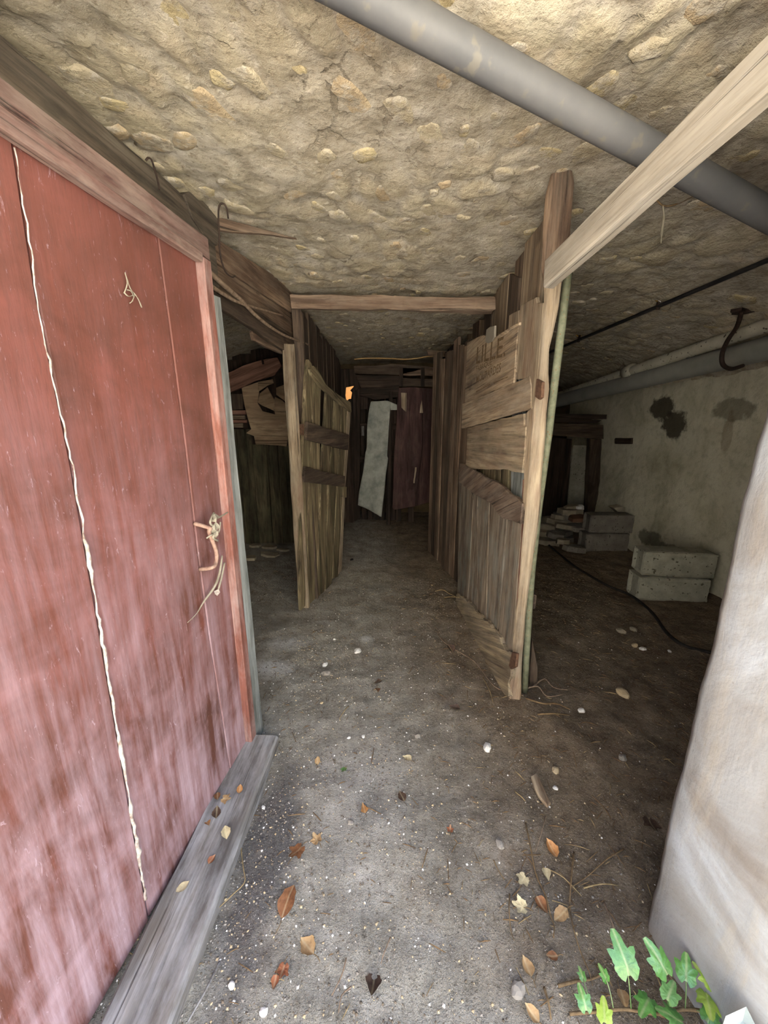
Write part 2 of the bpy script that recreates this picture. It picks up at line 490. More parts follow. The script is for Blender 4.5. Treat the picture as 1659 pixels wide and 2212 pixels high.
M['pvc'] = plain('grey_pvc', C(82, 82, 82), C(98, 97, 95), 5, .55, .1, .35, speck=C(104, 100, 92))
M['pvcdark'] = plain('dusty_grey_pvc', C(120, 120, 112), C(144, 142, 132), 5, .55, .15, .35)
M['pvcwhite'] = plain('dirty_white_pvc', C(156, 150, 132), C(188, 182, 164), 8, .55, .2, .35, speck=C(60, 52, 42))
M['black'] = plain('black_conduit', C(24, 24, 26), C(40, 38, 38), 20, .5, .1, .4)
M['iron'] = plain('dark_iron', C(38, 30, 26), C(66, 50, 40), 40, .7, .4, .4, .4)
M['rust'] = plain('rusty_iron', C(70, 52, 41), C(112, 84, 66), 60, .9, .8, .2, .1)
M['handle'] = plain('dusty_rusted_handle', C(126, 96, 82), C(164, 138, 120), 50, .85, .6, .2)
M['brass'] = plain('brass_clip', C(150, 116, 50), C(196, 164, 90), 40, .4, .1, .5, .9)
M['quoin'] = plain('lichen_white_stone', C(150, 156, 148), C(178, 182, 174), 14, .9, .4, .15)
M['pole'] = plain('flaking_green_paint', C(92, 95, 76), C(132, 134, 110), 30, .8, .4, .2, speck=C(120, 92, 62))
M['concrete'] = plain('grey_concrete', C(120, 118, 104), C(160, 156, 140), 9, .95, .6, .1, speck=C(84, 80, 66))
M['concrete2'] = plain('dark_concrete', C(98, 92, 84), C(126, 120, 110), 9, .95, .6, .1, speck=C(76, 72, 64))
M['slab'] = plain('stone_slab', C(120, 112, 96), C(162, 152, 132), 12, .95, .5, .1)
M['tile'] = plain('terracotta_tile', C(92, 68, 54), C(122, 92, 74), 14, .95, .5, .1)
M['sheet'] = plain('pale_hanging_sheet', C(108, 112, 106), C(164, 164, 154), 7, .9, .8, .1)
M['maroon'] = wood('maroon_painted_board', C(44, 26, 24), C(70, 42, 38), C(88, 56, 48), grain=12, bump=.3, patch=C(116, 96, 78), patchamt=.12)
M['rope'] = plain('straw_rope', C(140, 112, 74), C(180, 150, 104), 80, .95, .6, .1)
M['hose'] = plain('dark_cable', C(30, 27, 24), C(50, 45, 40), 30, .8, .2, .2)
M['web'] = plain('cobweb_dust', C(118, 110, 94), C(158, 150, 132), 30, 1, .2, 0)
M['bark'] = plain('stick_bark', C(96, 78, 62), C(150, 130, 110), 50, .9, .8, .15)
M['twig'] = plain('dry_twig', C(84, 68, 48), C(130, 108, 80), 60, .9, .5, .15)
M['straw'] = plain('straw', C(118, 100, 70), C(160, 140, 104), 60, .9, .3, .15)
def leafm(name, a, b, rough=.6, spec=.3):
    k = NT(name)
    v = k.coord()
    n = k.noise(v, 60, 5, .65)
    sep = k.t.nodes.new('ShaderNodeSeparateXYZ'); k.l(k.tc.outputs['Object'], sep.inputs[0])
    rib = k.ramp(k.math('ABSOLUTE', sep.outputs['X']), [(.0, 1), (.0022, 0)])
    col = k.ramp(n, [(.3, a), (.7, b)])
    col = k.mix(k.math('MULTIPLY', rib, .45), col, k.mix(.5, a, C(230, 214, 170)))
    return k.done(col, rough, k.bump(n, .4, .004), spec)
M['leafbrown'] = leafm('brown_leaf', C(92, 58, 36), C(142, 98, 64))
M['leaftan'] = leafm('tan_leaf', C(128, 100, 68), C(172, 142, 102))
M['leafdark'] = leafm('dark_leaf', C(56, 42, 34), C(92, 72, 58))
M['leafivory'] = leafm('ivory_leaf', C(160, 146, 112), C(194, 180, 146))
M['leaforange'] = leafm('orange_leaf', C(138, 92, 52), C(180, 132, 82))
M['leafred'] = leafm('rust_leaf', C(114, 66, 44), C(148, 94, 64))
M['leafgreen'] = leafm('green_leaf', C(74, 112, 56), C(106, 146, 80), .4, .5)
M['leafyellow'] = leafm('yellow_green_leaf', C(120, 150, 44), C(160, 178, 76), .4, .5)
M['ivy'] = leafm('glossy_ivy', C(56, 100, 36), C(94, 142, 66), .3, .7)
M['pebW'] = plain('white_pebble', C(206, 202, 194), C(232, 228, 222), 40, .9, .3, .15)
M['pebG'] = plain('grey_pebble', C(122, 115, 106), C(158, 150, 140), 40, .9, .3, .15)
M['pebT'] = plain('tan_pebble', C(160, 140, 108), C(200, 182, 150), 40, .9, .3, .15)
M['pebD'] = plain('dark_grit', C(84, 76, 66), C(120, 108, 94), 40, .95, .3, .1)
M['flake'] = plain('brown_chaff', C(74, 58, 42), C(124, 100, 72), 40, .95, .3, .1)
M['ink'] = plain('faded_ink', C(62, 50, 38), C(132, 110, 80), 70, .9, .3, .1)

# ------------------------------------------------------------------ the setting
PROF = [(-2.5, 1.0), (-2.45, 1.45), (-2.3, 1.75), (-2.0, 2.06), (-1.6, 2.24), (-1.2, 2.34), (-.8, 2.385), (-.3, 2.40), (.3, 2.41), (.8, 2.40), (1.3, 2.37),
        (1.9, 2.285), (2.3, 2.2), (2.55, 2.12), (2.7, 2.03), (2.79, 1.96), (2.85, 1.88), (2.9, 1.8)]
def prof_pts():
    P = [Vector((x, 0, z)) for x, z in PROF]
    return smooth_path(P, 12)
PP = prof_pts()
def drop(y): return -.034*(y-2.0)
def ceil_z(x, y):
    for a, b in zip(PP, PP[1:]):
        if a.x <= x <= b.x and b.x > a.x:
            return a.z+(b.z-a.z)*(x-a.x)/(b.x-a.x)+drop(y)
    return 1.3
def resample(path, stepf):
    out = [path[0]]
    acc = 0
    for a, b in zip(path, path[1:]):
        L = (b-a).length
        while True:
            st = stepf(out[-1].x)
            d = (b-out[-1]).length
            if d < st: break
            out.append(out[-1]+(b-out[-1]).normalized()*st)
    out.append(path[-1])
    return out
RP = resample(PP, lambda x: .022 if -1.15 < x < 2.9 else .06)
def relief(p):
    """rubble and mortar relief of the vault; returns height, stone mask."""
    q = Vector((p.x*1.15, p.y*.8, p.z*1.15)) + noise.noise_vector(p*2.3)*.16
    d, _ = noise.voronoi(q*6.2)
    e = d[1]-d[0]
    m = min(1, max(0, (e-.06)/.22)); m = m*m*(3-2*m)
    expo = min(1, max(0, (noise.noise(p*1.7+Vector((9, 2, 4)))+.25)*1.9))
    s = m*expo
    h = .013*s + .009*fbm(p*9, 5) + .022*noise.noise(p*1.9)
    return h, s
def build_ceiling():
    ys = []
    y = .38
    while y < 6.25:
        ys.append(y); y += .022 if y < 4.2 else .04
    v, mask = [], []
    nx = len(RP)
    nor = []
    for i in range(nx):
        t = (RP[min(i+1, nx-1)]-RP[max(i-1, 0)]).normalized()
        nor.append(Vector((t.z, 0, -t.x)))     # into the room
    for y in ys:
        for i, p in enumerate(RP):
            b = Vector((p.x, y, p.z+drop(y)))
            h, s = relief(b)
            v.append(b+nor[i]*(h-.012)); mask.append(s)
    f = [(j*nx+i, (j+1)*nx+i, (j+1)*nx+i+1, j*nx+i+1) for j in range(len(ys)-1) for i in range(nx-1)]
    me = mesh('ceiling', v, f)
    at = me.attributes.new('stone', 'FLOAT', 'POINT')
    at.data.foreach_set('value', mask)
    o = put('ceiling', me, M['ceil'], smooth=True)
    tag(o, 'low rubble stone vault with smeared mortar over the whole cellar', 'ceiling', kind='structure')
    return o
ceiling = build_ceiling()
def stone_mesh(k):
    rnd = random.Random(k*13+5)
    n = 14
    v, f = [], []
    sq = rnd.uniform(3, 6)
    ph = rnd.uniform(0, 50)
    rings = ((1.12, -1.0), (1.0, .1), (.9, .62), (.55, .8))
    for ri, (sc_, z) in enumerate(rings):
        for i in range(n):
            a = 2*math.pi*i/n
            r = 1/((abs(math.cos(a))**sq+abs(math.sin(a))**sq)**(1/sq))
            r *= 1+.34*noise.noise(Vector((math.cos(a)*1.6+ph, math.sin(a)*1.6, ph)))
            x, y = math.cos(a)*r*sc_, math.sin(a)*r*sc_
            tl = .32*noise.noise(Vector((x*.9+ph, y*.9, 3)))+.16*noise.noise(Vector((x*2.6+ph, y*2.6, 8)))
            v.append((x, y, z+(tl if ri > 0 else 0)))
    v.append((0, 0, .8))
    for L in range(3):
        for i in range(n):
            j = (i+1) % n
            f.append((L*n+i, L*n+j, (L+1)*n+j, (L+1)*n+i))
    for i in range(n):
        f.append((3*n+i, 3*n+(i+1) % n, 4*n))
    me = mesh('stone', v, f)
    me.materials.append((M['stoneA'], M['stoneB'], M['stoneC'], M['stoneB'])[k % 4])
    me.polygons.foreach_set('use_smooth', [True]*len(me.polygons))
    return me
STONES = [stone_mesh(k) for k in range(12)]
rs = random.Random(21)
placed = []
# measured: the stones that show largest near the entrance
FIX = [(385, 40, .085, .075), (495, 25, .055, .06), (760, 215, .075, .16), (545, 185, .06, .13), (480, 185, .05, .07), (200, 195, .10, .12), (770, 60, .08, .11),
       (600, 330, .05, .10), (645, 150, .03, .05), (300, 175, .08, .07), (400, 310, .09, .07), (500, 400, .1, .09), (255, 240, .05, .1), (1070, 260, .06, .07),
       (1130, 300, .06, .12), (1085, 385, .08, .08), (1180, 345, .1, .08), (1045, 410, .05, .05), (960, 400, .05, .04), (930, 300, .08, .12), (790, 345, .09, .07),
       (705, 345, .07, .06), (640, 420, .12, .06), (650, 580, .09, .06), (730, 610, .07, .05), (1000, 470, .07, .06), (880, 480, .1, .06), (1010, 330, .06, .14)]
def ceil_hit(px, py):
    r = ray(px, py)
    t = .3
    while t < 8:
        p = EYE+r*t
        if p.z >= ceil_z(p.x, p.y): return p
        t += .01
    return p
spots = []
for px, py, w, l in FIX:
    p = ceil_hit(px, py)
    spots.append((p.x, p.y, w*.5, l*.5))
tries = 0
while len(spots) < 290 and tries < 9000:
    tries += 1
    x, y = rs.uniform(-1.0, 2.5), rs.uniform(1.0, 5.2)
    if x > 1.0 and rs.random() < .55: continue
    s = rs.uniform(.02, .055)
    if all((x-a)**2+(y-b)**2 > (max(s*1.3, .03)+max(c, d)*1.1)**2 for a, b, c, d in spots):
        spots.append((x, y, s*rs.uniform(.7, 1.0), s*rs.uniform(.9, 1.7)))
for i, (x, y, w, l) in enumerate(spots):
    dz = (ceil_z(x+.02, y)-ceil_z(x-.02, y))/.04
    z = ceil_z(x, y)
    h, _ = relief(Vector((x, y, z)))
    n = Vector((dz, .034, -1)).normalized()
    R = n.to_track_quat('Z', 'Y').to_matrix().to_4x4() @ Matrix.Rotation(rs.uniform(-.3, .3), 4, 'Z')
    dep = rs.uniform(.006, .012)
    Mx = Matrix.Translation(Vector((x, y, z))+n*(h-.012-.003)) @ R @ Matrix.Diagonal((w, l, dep, 1))
    put('stone', STONES[i % 12], None, ceiling, Mx)

def build_floor():
    xs, ys = [], []
    x = -4.0
    while x < 4.5: xs.append(x); x += .028 if -1.3 < x < 2.9 else .2
    y = -7.0
    while y < 9.5: ys.append(y); y += .028 if .3 < y < 4.4 else (.06 if 4 < y < 6.3 else .25)
    v = []
    for yy in ys:
        for xx in xs:
            p = Vector((xx, yy, 0))
            z = .010*fbm(p*5, 5)+.018*noise.noise(p*1.4)+.006*fbm(p*19, 3)
            r = math.hypot(xx-.78, (yy-1.74)*1.2)          # soil heaped at the gate post
            z += .03*math.exp(-(r/.16)**2)
            if xx > .85: z += .010*fbm(p*8+Vector((5, 5, 5)), 4)
            v.append((xx, yy, z))
    nx = len(xs)
    f = [(j*nx+i, j*nx+i+1, (j+1)*nx+i+1, (j+1)*nx+i) for j in range(len(ys)-1) for i in range(nx-1)]
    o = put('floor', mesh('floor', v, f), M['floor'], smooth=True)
    return tag(o, 'beaten earth floor with grit and litter', 'floor', kind='structure')
floor = build_floor()

def wall_grid(name, plan, z0, z1, step, amp, mat, label, ns=1.0, rz=None):
    """upright wall along a plan polyline (room side to the left of travel)."""
    pts = []
    for a, b in zip(plan, plan[1:]):
        a, b = Vector(a), Vector(b)
        k = max(1, int((b-a).length/step))
        for i in range(k): pts.append(a.lerp(b, i/k))
    pts.append(Vector(plan[-1]))
    n = len(pts)
    kz = max(1, int((z1-z0)/step))
    v = []
    for j in range(kz+1):
        z = z0+(z1-z0)*j/kz
        for i, p in enumerate(pts):
            t = (pts[min(i+1, n-1)]-pts[max(i-1, 0)]).normalized()
            q = Vector((p.x, p.y, z))
            d = amp*(fbm(q*2.2*ns, 5)+.35*fbm(q*11*ns, 3))
            v.append((p.x-t.y*d, p.y+t.x*d, z))
    f = [(j*n+i, j*n+i+1, (j+1)*n+i+1, (j+1)*n+i) for j in range(kz) for i in range(n-1)]
    o = put(name, mesh(name, v, f), mat, smooth=True)
    return tag(o, label, 'wall', kind='structure')
wall_right = wall_grid('wall_right', [(WX, 6.1), (WX, .9)], -.1, 1.95, .035, .018, M['wall'], 'damp olive plaster side wall with dark stains')
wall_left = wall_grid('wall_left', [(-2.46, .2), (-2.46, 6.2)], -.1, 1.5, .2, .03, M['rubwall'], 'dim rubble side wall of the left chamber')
wall_front = wall_grid('wall_front', [(3.2, .86), (1.3, .85), (.81, .845), (.797, .82), (.80, .74), (.812, .66), (.83, .58), (.92, .46), (1.06, .34), (1.2, .22), (1.3, .13), (3.4, .12)],
                       -.1, 2.8, .03, .006, M['white'], 'whitewashed masonry jamb beside the entrance', 1.6)
# facade: jamb behind the red door and the masonry above the entrance
def box_pts(x0, x1, y0, y1, z0, z1):
    v = [(x, y, z) for z in (z0, z1) for y in (y0, y1) for x in (x0, x1)]
    return v, [(0, 2, 3, 1), (4, 5, 7, 6), (0, 1, 5, 4), (2, 6, 7, 3), (0, 4, 6, 2), (1, 3, 7, 5)]
def box(name, x0, x1, y0, y1, z0, z1, mat, parent=None, label=None, cat=None, kind=None):
    c = Vector(((x0+x1)/2, (y0+y1)/2, z0))
    v, f = box_pts(x0-c.x, x1-c.x, y0-c.y, y1-c.y, 0, z1-z0)
    o = put(name, mesh(name, v, f), mat, parent, Matrix.Translation(c))
    return tag(o, label, cat, None, kind)
box('wall_front_left', -2.6, -.84, .02, .3, -.1, 2.6, M['facade'], None, 'outer masonry wall left of the entrance', 'wall', 'structure')
box('wall_facade', -2.6, 3.4, .12, .42, 2.42, 2.85, M['facade'], None, 'outer masonry above the entrance', 'wall', 'structure')
# back wall with a small opening to the yard behind
HX0, HX1, HZ0, HZ1 = -.72, -.34, 1.66, 2.06
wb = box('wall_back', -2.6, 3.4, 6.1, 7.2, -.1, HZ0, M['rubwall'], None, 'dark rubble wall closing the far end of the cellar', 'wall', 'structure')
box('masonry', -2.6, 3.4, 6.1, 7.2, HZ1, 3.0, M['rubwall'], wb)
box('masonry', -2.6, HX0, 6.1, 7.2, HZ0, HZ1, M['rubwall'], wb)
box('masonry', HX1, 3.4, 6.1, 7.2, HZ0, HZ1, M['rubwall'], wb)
box('wall_bounce', -9, 9, -7.2, -6.9, -.2, 7.5, M['facade'], None, 'unseen pale house wall added across the front yard to bounce sunlight inside', 'wall', 'structure')  # unseen house wall, added to bounce sunlight deep into the cellar
yard = box('yard_bounce', -9, 9, -6.9, -.1, -.2, .035, M['yard'], None, 'unseen front yard, its gravel made pale to bounce light inside', 'ground', 'structure')  # unseen ground, added very pale to throw light up at the vault
box('wall_yard', -4, 2, 9.0, 9.25, -.1, 4.2, M['ochre'], None, 'sunlit ochre house wall seen through the far opening', 'wall', 'structure')

# ================================================================== red door on the left
D0, D1 = Vector((-.74, .64, 0)), Vector((-.625, 1.5, 0))
DD = (D1-D0).normalized()
DN = Vector((DD.y, -DD.x, 0))                 # towards the passage
def dpt(u, z, off=0.0): return D0+DD*u+Vector((0, 0, z))+DN*off
def du(px, py):                                # pixel -> (u, z) on the door plane
    p = PL(px, py, D0, DN)
    return (p-D0).dot(DD), p.z
L_END = (D1-D0).length
red = thing('red_door', 'tall red-brown painted plank door with pale dust streaks, standing along the passage', 'door', dpt(.3, 0))
red['kind'] = 'thing'
sa, sb = [du(*p) for p in ((22, 262), (95, 730), (155, 1000), (205, 1290), (320, 1970))], [du(*p) for p in ((345, 530), (395, 900), (440, 1290), (497, 1645))]
sa[0] = (sa[0][0], 2.02)
def seam(s, z):
    for (u0, z0), (u1, z1) in zip(s, s[1:]):
        if z <= z0 and z >= z1: return u0+(u1-u0)*(z-z0)/(z1-z0)
    return s[0][0] if z > s[0][1] else s[-1][0]
UST = L_END-.045
ZT = 2.03
zz = [.02, .35, .7, 1.05, 1.4, 1.75, ZT]
def door_plank(ul, ur, off=0):
    pts = [dpt(ul(z), z, off) for z in zz]+[dpt(ur(z), z, off) for z in reversed(zz)]
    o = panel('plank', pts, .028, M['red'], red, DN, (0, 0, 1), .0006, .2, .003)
    return o
g = .004
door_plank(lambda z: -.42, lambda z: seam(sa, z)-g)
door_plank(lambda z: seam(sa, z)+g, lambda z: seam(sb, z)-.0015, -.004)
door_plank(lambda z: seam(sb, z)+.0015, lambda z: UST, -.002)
# crust of pale filler bulging out of the first seam
fp, fr = [], []
for i in range(120):
    z = 2.0-1.9*i/119
    fp.append(dpt(seam(sa, z)+random.uniform(-.002, .002), z, .0 + random.uniform(-.002, .002)))
    fr.append((.0020 if z > 1.45 else .0030+.0022*min(1, (1.45-z)))*max(.12, .8+1.1*noise.noise(Vector((z*9, 3, 1)))+.5*noise.noise(Vector((z*31, 7, 1)))))
tag(tube('seam_filler', fp, fr, M['filler'], red, 7), 'crust of pale filler bulging from the seam')
st = beam('edge_strip', dpt(L_END-.02, .02, .008), dpt(L_END-.02, ZT-.01, .008), .05, .036, M['redstile'], red, DN, 12, .0015)
tag(st, 'brighter red edge strip')
rail_pts = [(-.42, ZT-.005), (L_END+.012, ZT-.005), (L_END+.012, ZT+.10), (-.42, ZT+.10)]
tr = beam('top_rail', dpt(-.42, ZT+.033, -.006), dpt(L_END+.014, ZT+.033, -.006), .07, .05, M['redrail'], red, DN, 16, .004)
tag(tr, 'thick top rail with flaking paint')
lo = beam('top_moulding', dpt(-.42, ZT-.012, .012), dpt(L_END-.05, ZT-.012, .012), .03, .03, M['redrail'], red, DN, 12, .003)
# iron pull handle, rusted
h1, h2, h3, h4 = [PL(x, y, D0+DN*.05, DN) for x, y in ((452, 1150), (462, 1165), (467, 1215), (458, 1226))]
ha, hb = PL(420, 1131, D0, DN), PL(432, 1230, D0, DN)
hd = tube('door_handle', smooth_path([ha, ha.lerp(h1, .5)+DN*.03, h1, h2.lerp(h3, .5)+DN*.004, h3, h4, hb], 5), [.007]*31, M['handle'], red, 8)
tag(hd, 'bent iron pull handle, rusted and dusty')
# dried ivy and cobweb snagged on the handle
snag = thing('dried_vine', 'withered grey vine tuft snagged on the iron pull of the red door', 'vine', h1)
def dp(px, py, o): return PL(px, py, D0+DN*o, DN)
tube('stem', smooth_path([dp(462, 1108, .05), dp(454, 1130, .06), dp(468, 1142, .055), dp(460, 1160, .06), dp(470, 1168, .05)], 5), .004, M['web'], snag, 6)
tube('stem', smooth_path([dp(455, 1125, .055), dp(476, 1116, .06), dp(493, 1106, .05)], 5), [.003]*10+[.001], M['web'], snag, 6)
tube('stem', smooth_path([dp(446, 1163, .05), dp(458, 1155, .06), dp(472, 1150, .05), dp(476, 1128, .06)], 5), .003, M['web'], snag, 6)
for k, (px, py, s) in enumerate(((461, 1118, .022), (466, 1133, .02), (458, 1143, .018), (465, 1155, .016))):
    c = dp(px, py, .055)
    v = [DN*random.uniform(-.008, .012)+DD*(math.cos(a)*s*random.uniform(.5, 1))+Vector((0, 0, math.sin(a)*s*random.uniform(.6, 1.1))) for a in [i*math.pi/4 for i in range(8)]]
    v.append(DN*.012)
    put('leaf', mesh('leaf', v, [(i, (i+1) % 8, 8) for i in range(8)]), M['web'], snag, Matrix.Translation(c))
wisp = thing('cobweb', 'pale dusty cobweb wisp trailing below the handle of the red door', 'cobweb', dp(466, 1250, .01))
tube('strand', smooth_path([dp(480, 1200, .02), dp(474, 1240, .02), dp(463, 1268, .02), dp(440, 1300, .012), dp(425, 1325, .008), dp(405, 1345, .004)], 5), [.003+.002*math.sin(i*.2) for i in range(26)], M['web'], wisp, 6)
tube('strand', smooth_path([dp(485, 1215, .015), dp(478, 1250, .018), dp(472, 1272, .016)], 5), .004, M['web'], wisp, 6)
v = [DN*.006*((i % 3)-1)+DD*(math.cos(a)*.018)+Vector((0, 0, math.sin(a)*.013)) for i, a in enumerate([i*math.pi/4 for i in range(8)])]+[DN*.01]
put('tuft', mesh('tuft', v, [(i, (i+1) % 8, 8) for i in range(8)]), M['filler'], wisp, Matrix.Translation(dp(470, 1279, .014)))
tri = thing('cobweb', 'small triangular cobweb tuft high on the middle plank of the red door', 'cobweb', dp(280, 640, .003))
for a_, b_, c_ in (((270, 588), (275, 612), (268, 634)), ((270, 590), (281, 622), (290, 634)), ((288, 632), (298, 645), (306, 664)), ((268, 632), (278, 640), (292, 636)), ((274, 626), (283, 629), (288, 640)), ((291, 636), (286, 650), (280, 655))):
    tube('strand', smooth_path([dp(*a_, .003), dp(*b_, .006), dp(*c_, .003)], 4), [.0008+.0013*random.random() for _ in range(9)], M['web'], tri, 5)
# sill timber along the foot of the door
sill = beam('sill_beam', (-.625, .28, .012), (-.585, 1.50, .012), .18, .085, M['grey'], None, (0, 0, 1), 14, .006)
tag(sill, 'grey weathered sill timber along the foot of the red door', 'beam')
# grey post behind the door's free edge
A_ = dpt(L_END+.045, 0, .0)
p_ = beam('door_post', A_+Vector((-.008, 0, -.03)), A_+Vector((-.022, .0, 1.93)), .085, .06, M['greyblue'], None, DN, 12, .005)
tag(p_, 'blue-grey weathered post behind the free edge of the red door', 'post')

# ================================================================== timbers above the door
def lp(y, z, off=0.0):                         # the left partition line under the vault
    return Vector((-.91+(y-1.15)*.1286+off, y, z))
LN = Vector((.992, -.1276, 0))
lb = beam('lintel_beam', lp(.30, 2.235, -.035), lp(2.02, 2.225, -.035), .29, .11, M['greydark'], None, LN, 16, .008)
tag(lb, 'smoke-dark heavy timber running above the red door under the vault', 'beam')
pts = [PL(x, y, lp(1.15, 0, .03), LN) for x, y in ((398, 420), (425, 402), (448, 440), (470, 472), (478, 512), (470, 530), (440, 505), (415, 470))]
o = panel('broken_timber', pts, .06, M['greydark'], None, LN, (.13, .99, 0), .004, .03)
tag(o, 'splintered dark timber end jutting up where the beam above the red door stops', 'timber')
hdr = thing('plank_header', 'brown planks with open gaps closing the space above the left opening', 'partition', lp(2.5, 2.0))
LO = lp(1.15, 0, .0)
def lpan(name, px, th, mat, par, off=0., rough=.003, grain=None, wp=.0):
    return panel(name, [PL(x, y, LO+LN*off, LN) for x, y in px], th, mat, par, LN, grain or (.128, .992, -.02), rough, .08, .003, 0, wp)
lpan('plank', [(440, 500), (455, 505), (550, 568), (600, 600), (632, 624), (650, 645), (650, 688), (520, 603), (455, 558), (440, 545)], .03, M['brown'], hdr, .0)
lpan('plank', [(440, 552), (455, 562), (520, 606), (648, 690), (650, 742), (590, 700), (458, 620), (440, 600)], .03, M['brown'], hdr, -.012)
lpan('plank', [(440, 618), (470, 634), (540, 668), (660, 745), (664, 768), (640, 770), (600, 748), (540, 705), (460, 655), (440, 640)], .028, M['dark'], hdr, .012)
lpan('plank', [(545, 715), (575, 732), (615, 755), (612, 765), (580, 752), (550, 735)], .02, M['brown'], hdr, -.02)
stick = thing('forked_stick', 'long crooked bare stick wedged along the planks above the left opening', 'stick', lp(1.9, 2.1, .05))
def ls(px, py, o): return PL(px, py, LO+LN*o, LN)
tube('stem', smooth_path([ls(440, 578, .05), ls(490, 622, .055), ls(522, 650, .05), ls(560, 688, .055), ls(610, 722, .05), ls(668, 745, .05)], 5), [.013-.006*i/25 for i in range(26)], M['bark'], stick, 8)
tube('fork', smooth_path([ls(438, 606, .045), ls(490, 640, .05), ls(520, 655, .052), ls(570, 670, .03), ls(612, 682, .02)], 5), [.010-.005*i/20 for i in range(21)], M['bark'], stick, 8)
w = thing('wire_hook', 'dark bent wire hook hanging beside the pointed wood splinter', 'hook', lp(2.0, 2.2, .05))
tube('wire', smooth_path([PY(x, y, d) for x, y, d in ((493, 472, 1.78), (490, 452, 1.76), (484, 441, 1.75), (476, 441, 1.75), (472, 456, 1.75), (473, 500, 1.75), (476, 550, 1.77), (486, 585, 1.8), (500, 598, 1.83), (508, 596, 1.85))], 5), .0034, M['iron'], w, 6)
w = thing('wire_hook', 'small wire hook on the dark timber above the red door', 'hook', lp(1.5, 2.3, .02))
tube('wire', smooth_path([PY(x, y, 1.45) for x, y in ((315, 347), (320, 341), (327, 345), (333, 362), (342, 395), (344, 410))], 5), .003, M['iron'], w, 6)
# pointed splinter sticking out under the vault
SPO = lp(2.05, 2.3, .05)
sp_n = Vector((.12, -.99, 0))
pts = [PL(x, y, SPO, sp_n) for x, y in ((456, 462), (478, 470), (560, 492), (640, 514), (560, 503), (500, 500), (458, 494))]
o = panel('wood_splinter', pts, .02, M['brown'], None, sp_n, (.97, .2, -.2), .001, .05)
tag(o, 'long pointed wood splinter sticking out below the vault', 'splinter')

# ================================================================== left post, left gate and partition behind
PB = G(646, 1290)
lpost = beam('door_post', Vector((-.650, 2.86, -.03)), Vector((-.662, 2.86, 1.985)), .085, .07, M['beige'], None, (.15, -.99, 0), 12, .005)
tag(lpost, 'yellowish squared post carrying the slatted left gate', 'post')
hp = beam('post', Vector((-.595, 3.02, -.03)), Vector((-.635, 3.05, 2.28)), .07, .06, M['dark'], None, (.15, -.99, 0), 8, .004)
hp.name = 'corner_post'
tag(hp, 'dark corner post rising to the vault behind the left gate', 'post')

Lg0, Lg1 = Vector((-.645, 2.77, 0)), Vector((-.41, 3.52, 0))
LGD = (Lg1-Lg0).normalized()
LGN = Vector((LGD.y, -LGD.x, 0))
gl = thing('slatted_gate', 'mossy slatted wooden gate standing ajar on the left of the passage', 'gate', Lg0+LGD*.35)
def lg(px, py, o=0.): return PL(px, py, Lg0+LGN*o, LGN)
def z3(x, y): return (440+x/2.95, 600+y/2.95)
def gp(name, zp, th, mat, off=0., par=None, grain=(0, 0, 1), rough=.003):
    return panel(name, [lg(*z3(*p), off) for p in zp], th, mat, par or gl, LGN, grain, rough, .07, .003)
def fl(px): # floor height end for the gate
    return px
# upper slats, between top batten and the first rail
gp('plank', [(668, 520), (690, 548), (705, 640), (686, 940), (672, 1215), (655, 1400), (622, 2080), (640, 2115), (616, 2010), (622, 1300), (640, 920), (655, 620)][:1]+[(690, 548), (705, 640), (686, 940), (672, 1215), (660, 1500), (648, 2090), (622, 2120), (616, 2010), (622, 1300), (640, 920), (655, 620)], .024, M['moss'])
gp('plank', [(712, 645), (748, 690), (740, 1000), (742, 1240), (710, 2090), (655, 2080), (674, 1215), (692, 940)], .02, M['moss'], -.006)
gp('plank', [(784, 725), (822, 745), (816, 1020), (798, 1240), (786, 1250), (770, 2020), (718, 2060), (752, 1250), (766, 1000)], .02, M['moss'], -.004)
gp('plank', [(838, 750), (876, 800), (866, 1020), (850, 1250), (815, 2000), (776, 2020), (796, 1250), (826, 1020)], .02, M['moss'], -.007)
gp('plank', [(884, 800), (914, 830), (905, 1050), (892, 1250), (858, 1905), (820, 1920), (855, 1250), (876, 1040)], .02, M['moss'], -.004)
gp('plank', [(916, 830), (938, 850), (928, 1010), (905, 1320), (880, 1870), (860, 1890), (895, 1250), (908, 1050)], .022, M['beige'], -.005)
gp('batten', [(680, 585), (700, 560), (722, 572), (780, 680), (830, 722), (900, 772), (938, 792), (942, 858), (872, 805), (800, 745), (740, 690), (690, 625)], .022, M['moss'], .026, None, (.4, .8, -.4))
gp('batten', [(664, 918), (800, 962), (926, 1000), (920, 1098), (800, 1070), (658, 1032)], .024, M['dark'], .027, None, (.3, .95, 0))
gp('batten', [(650, 1203), (780, 1238), (902, 1264), (898, 1334), (770, 1316), (640, 1302)], .024, M['dark'], .027, None, (.3, .95, 0))
o = gp('hinge', [(612, 930), (640, 935), (640, 1005), (612, 1000)], .008, M['rust'], .012)
o = gp('latch_block', [(892, 1330), (912, 1332), (910, 1400), (890, 1400)], .03, M['moss'], .03)

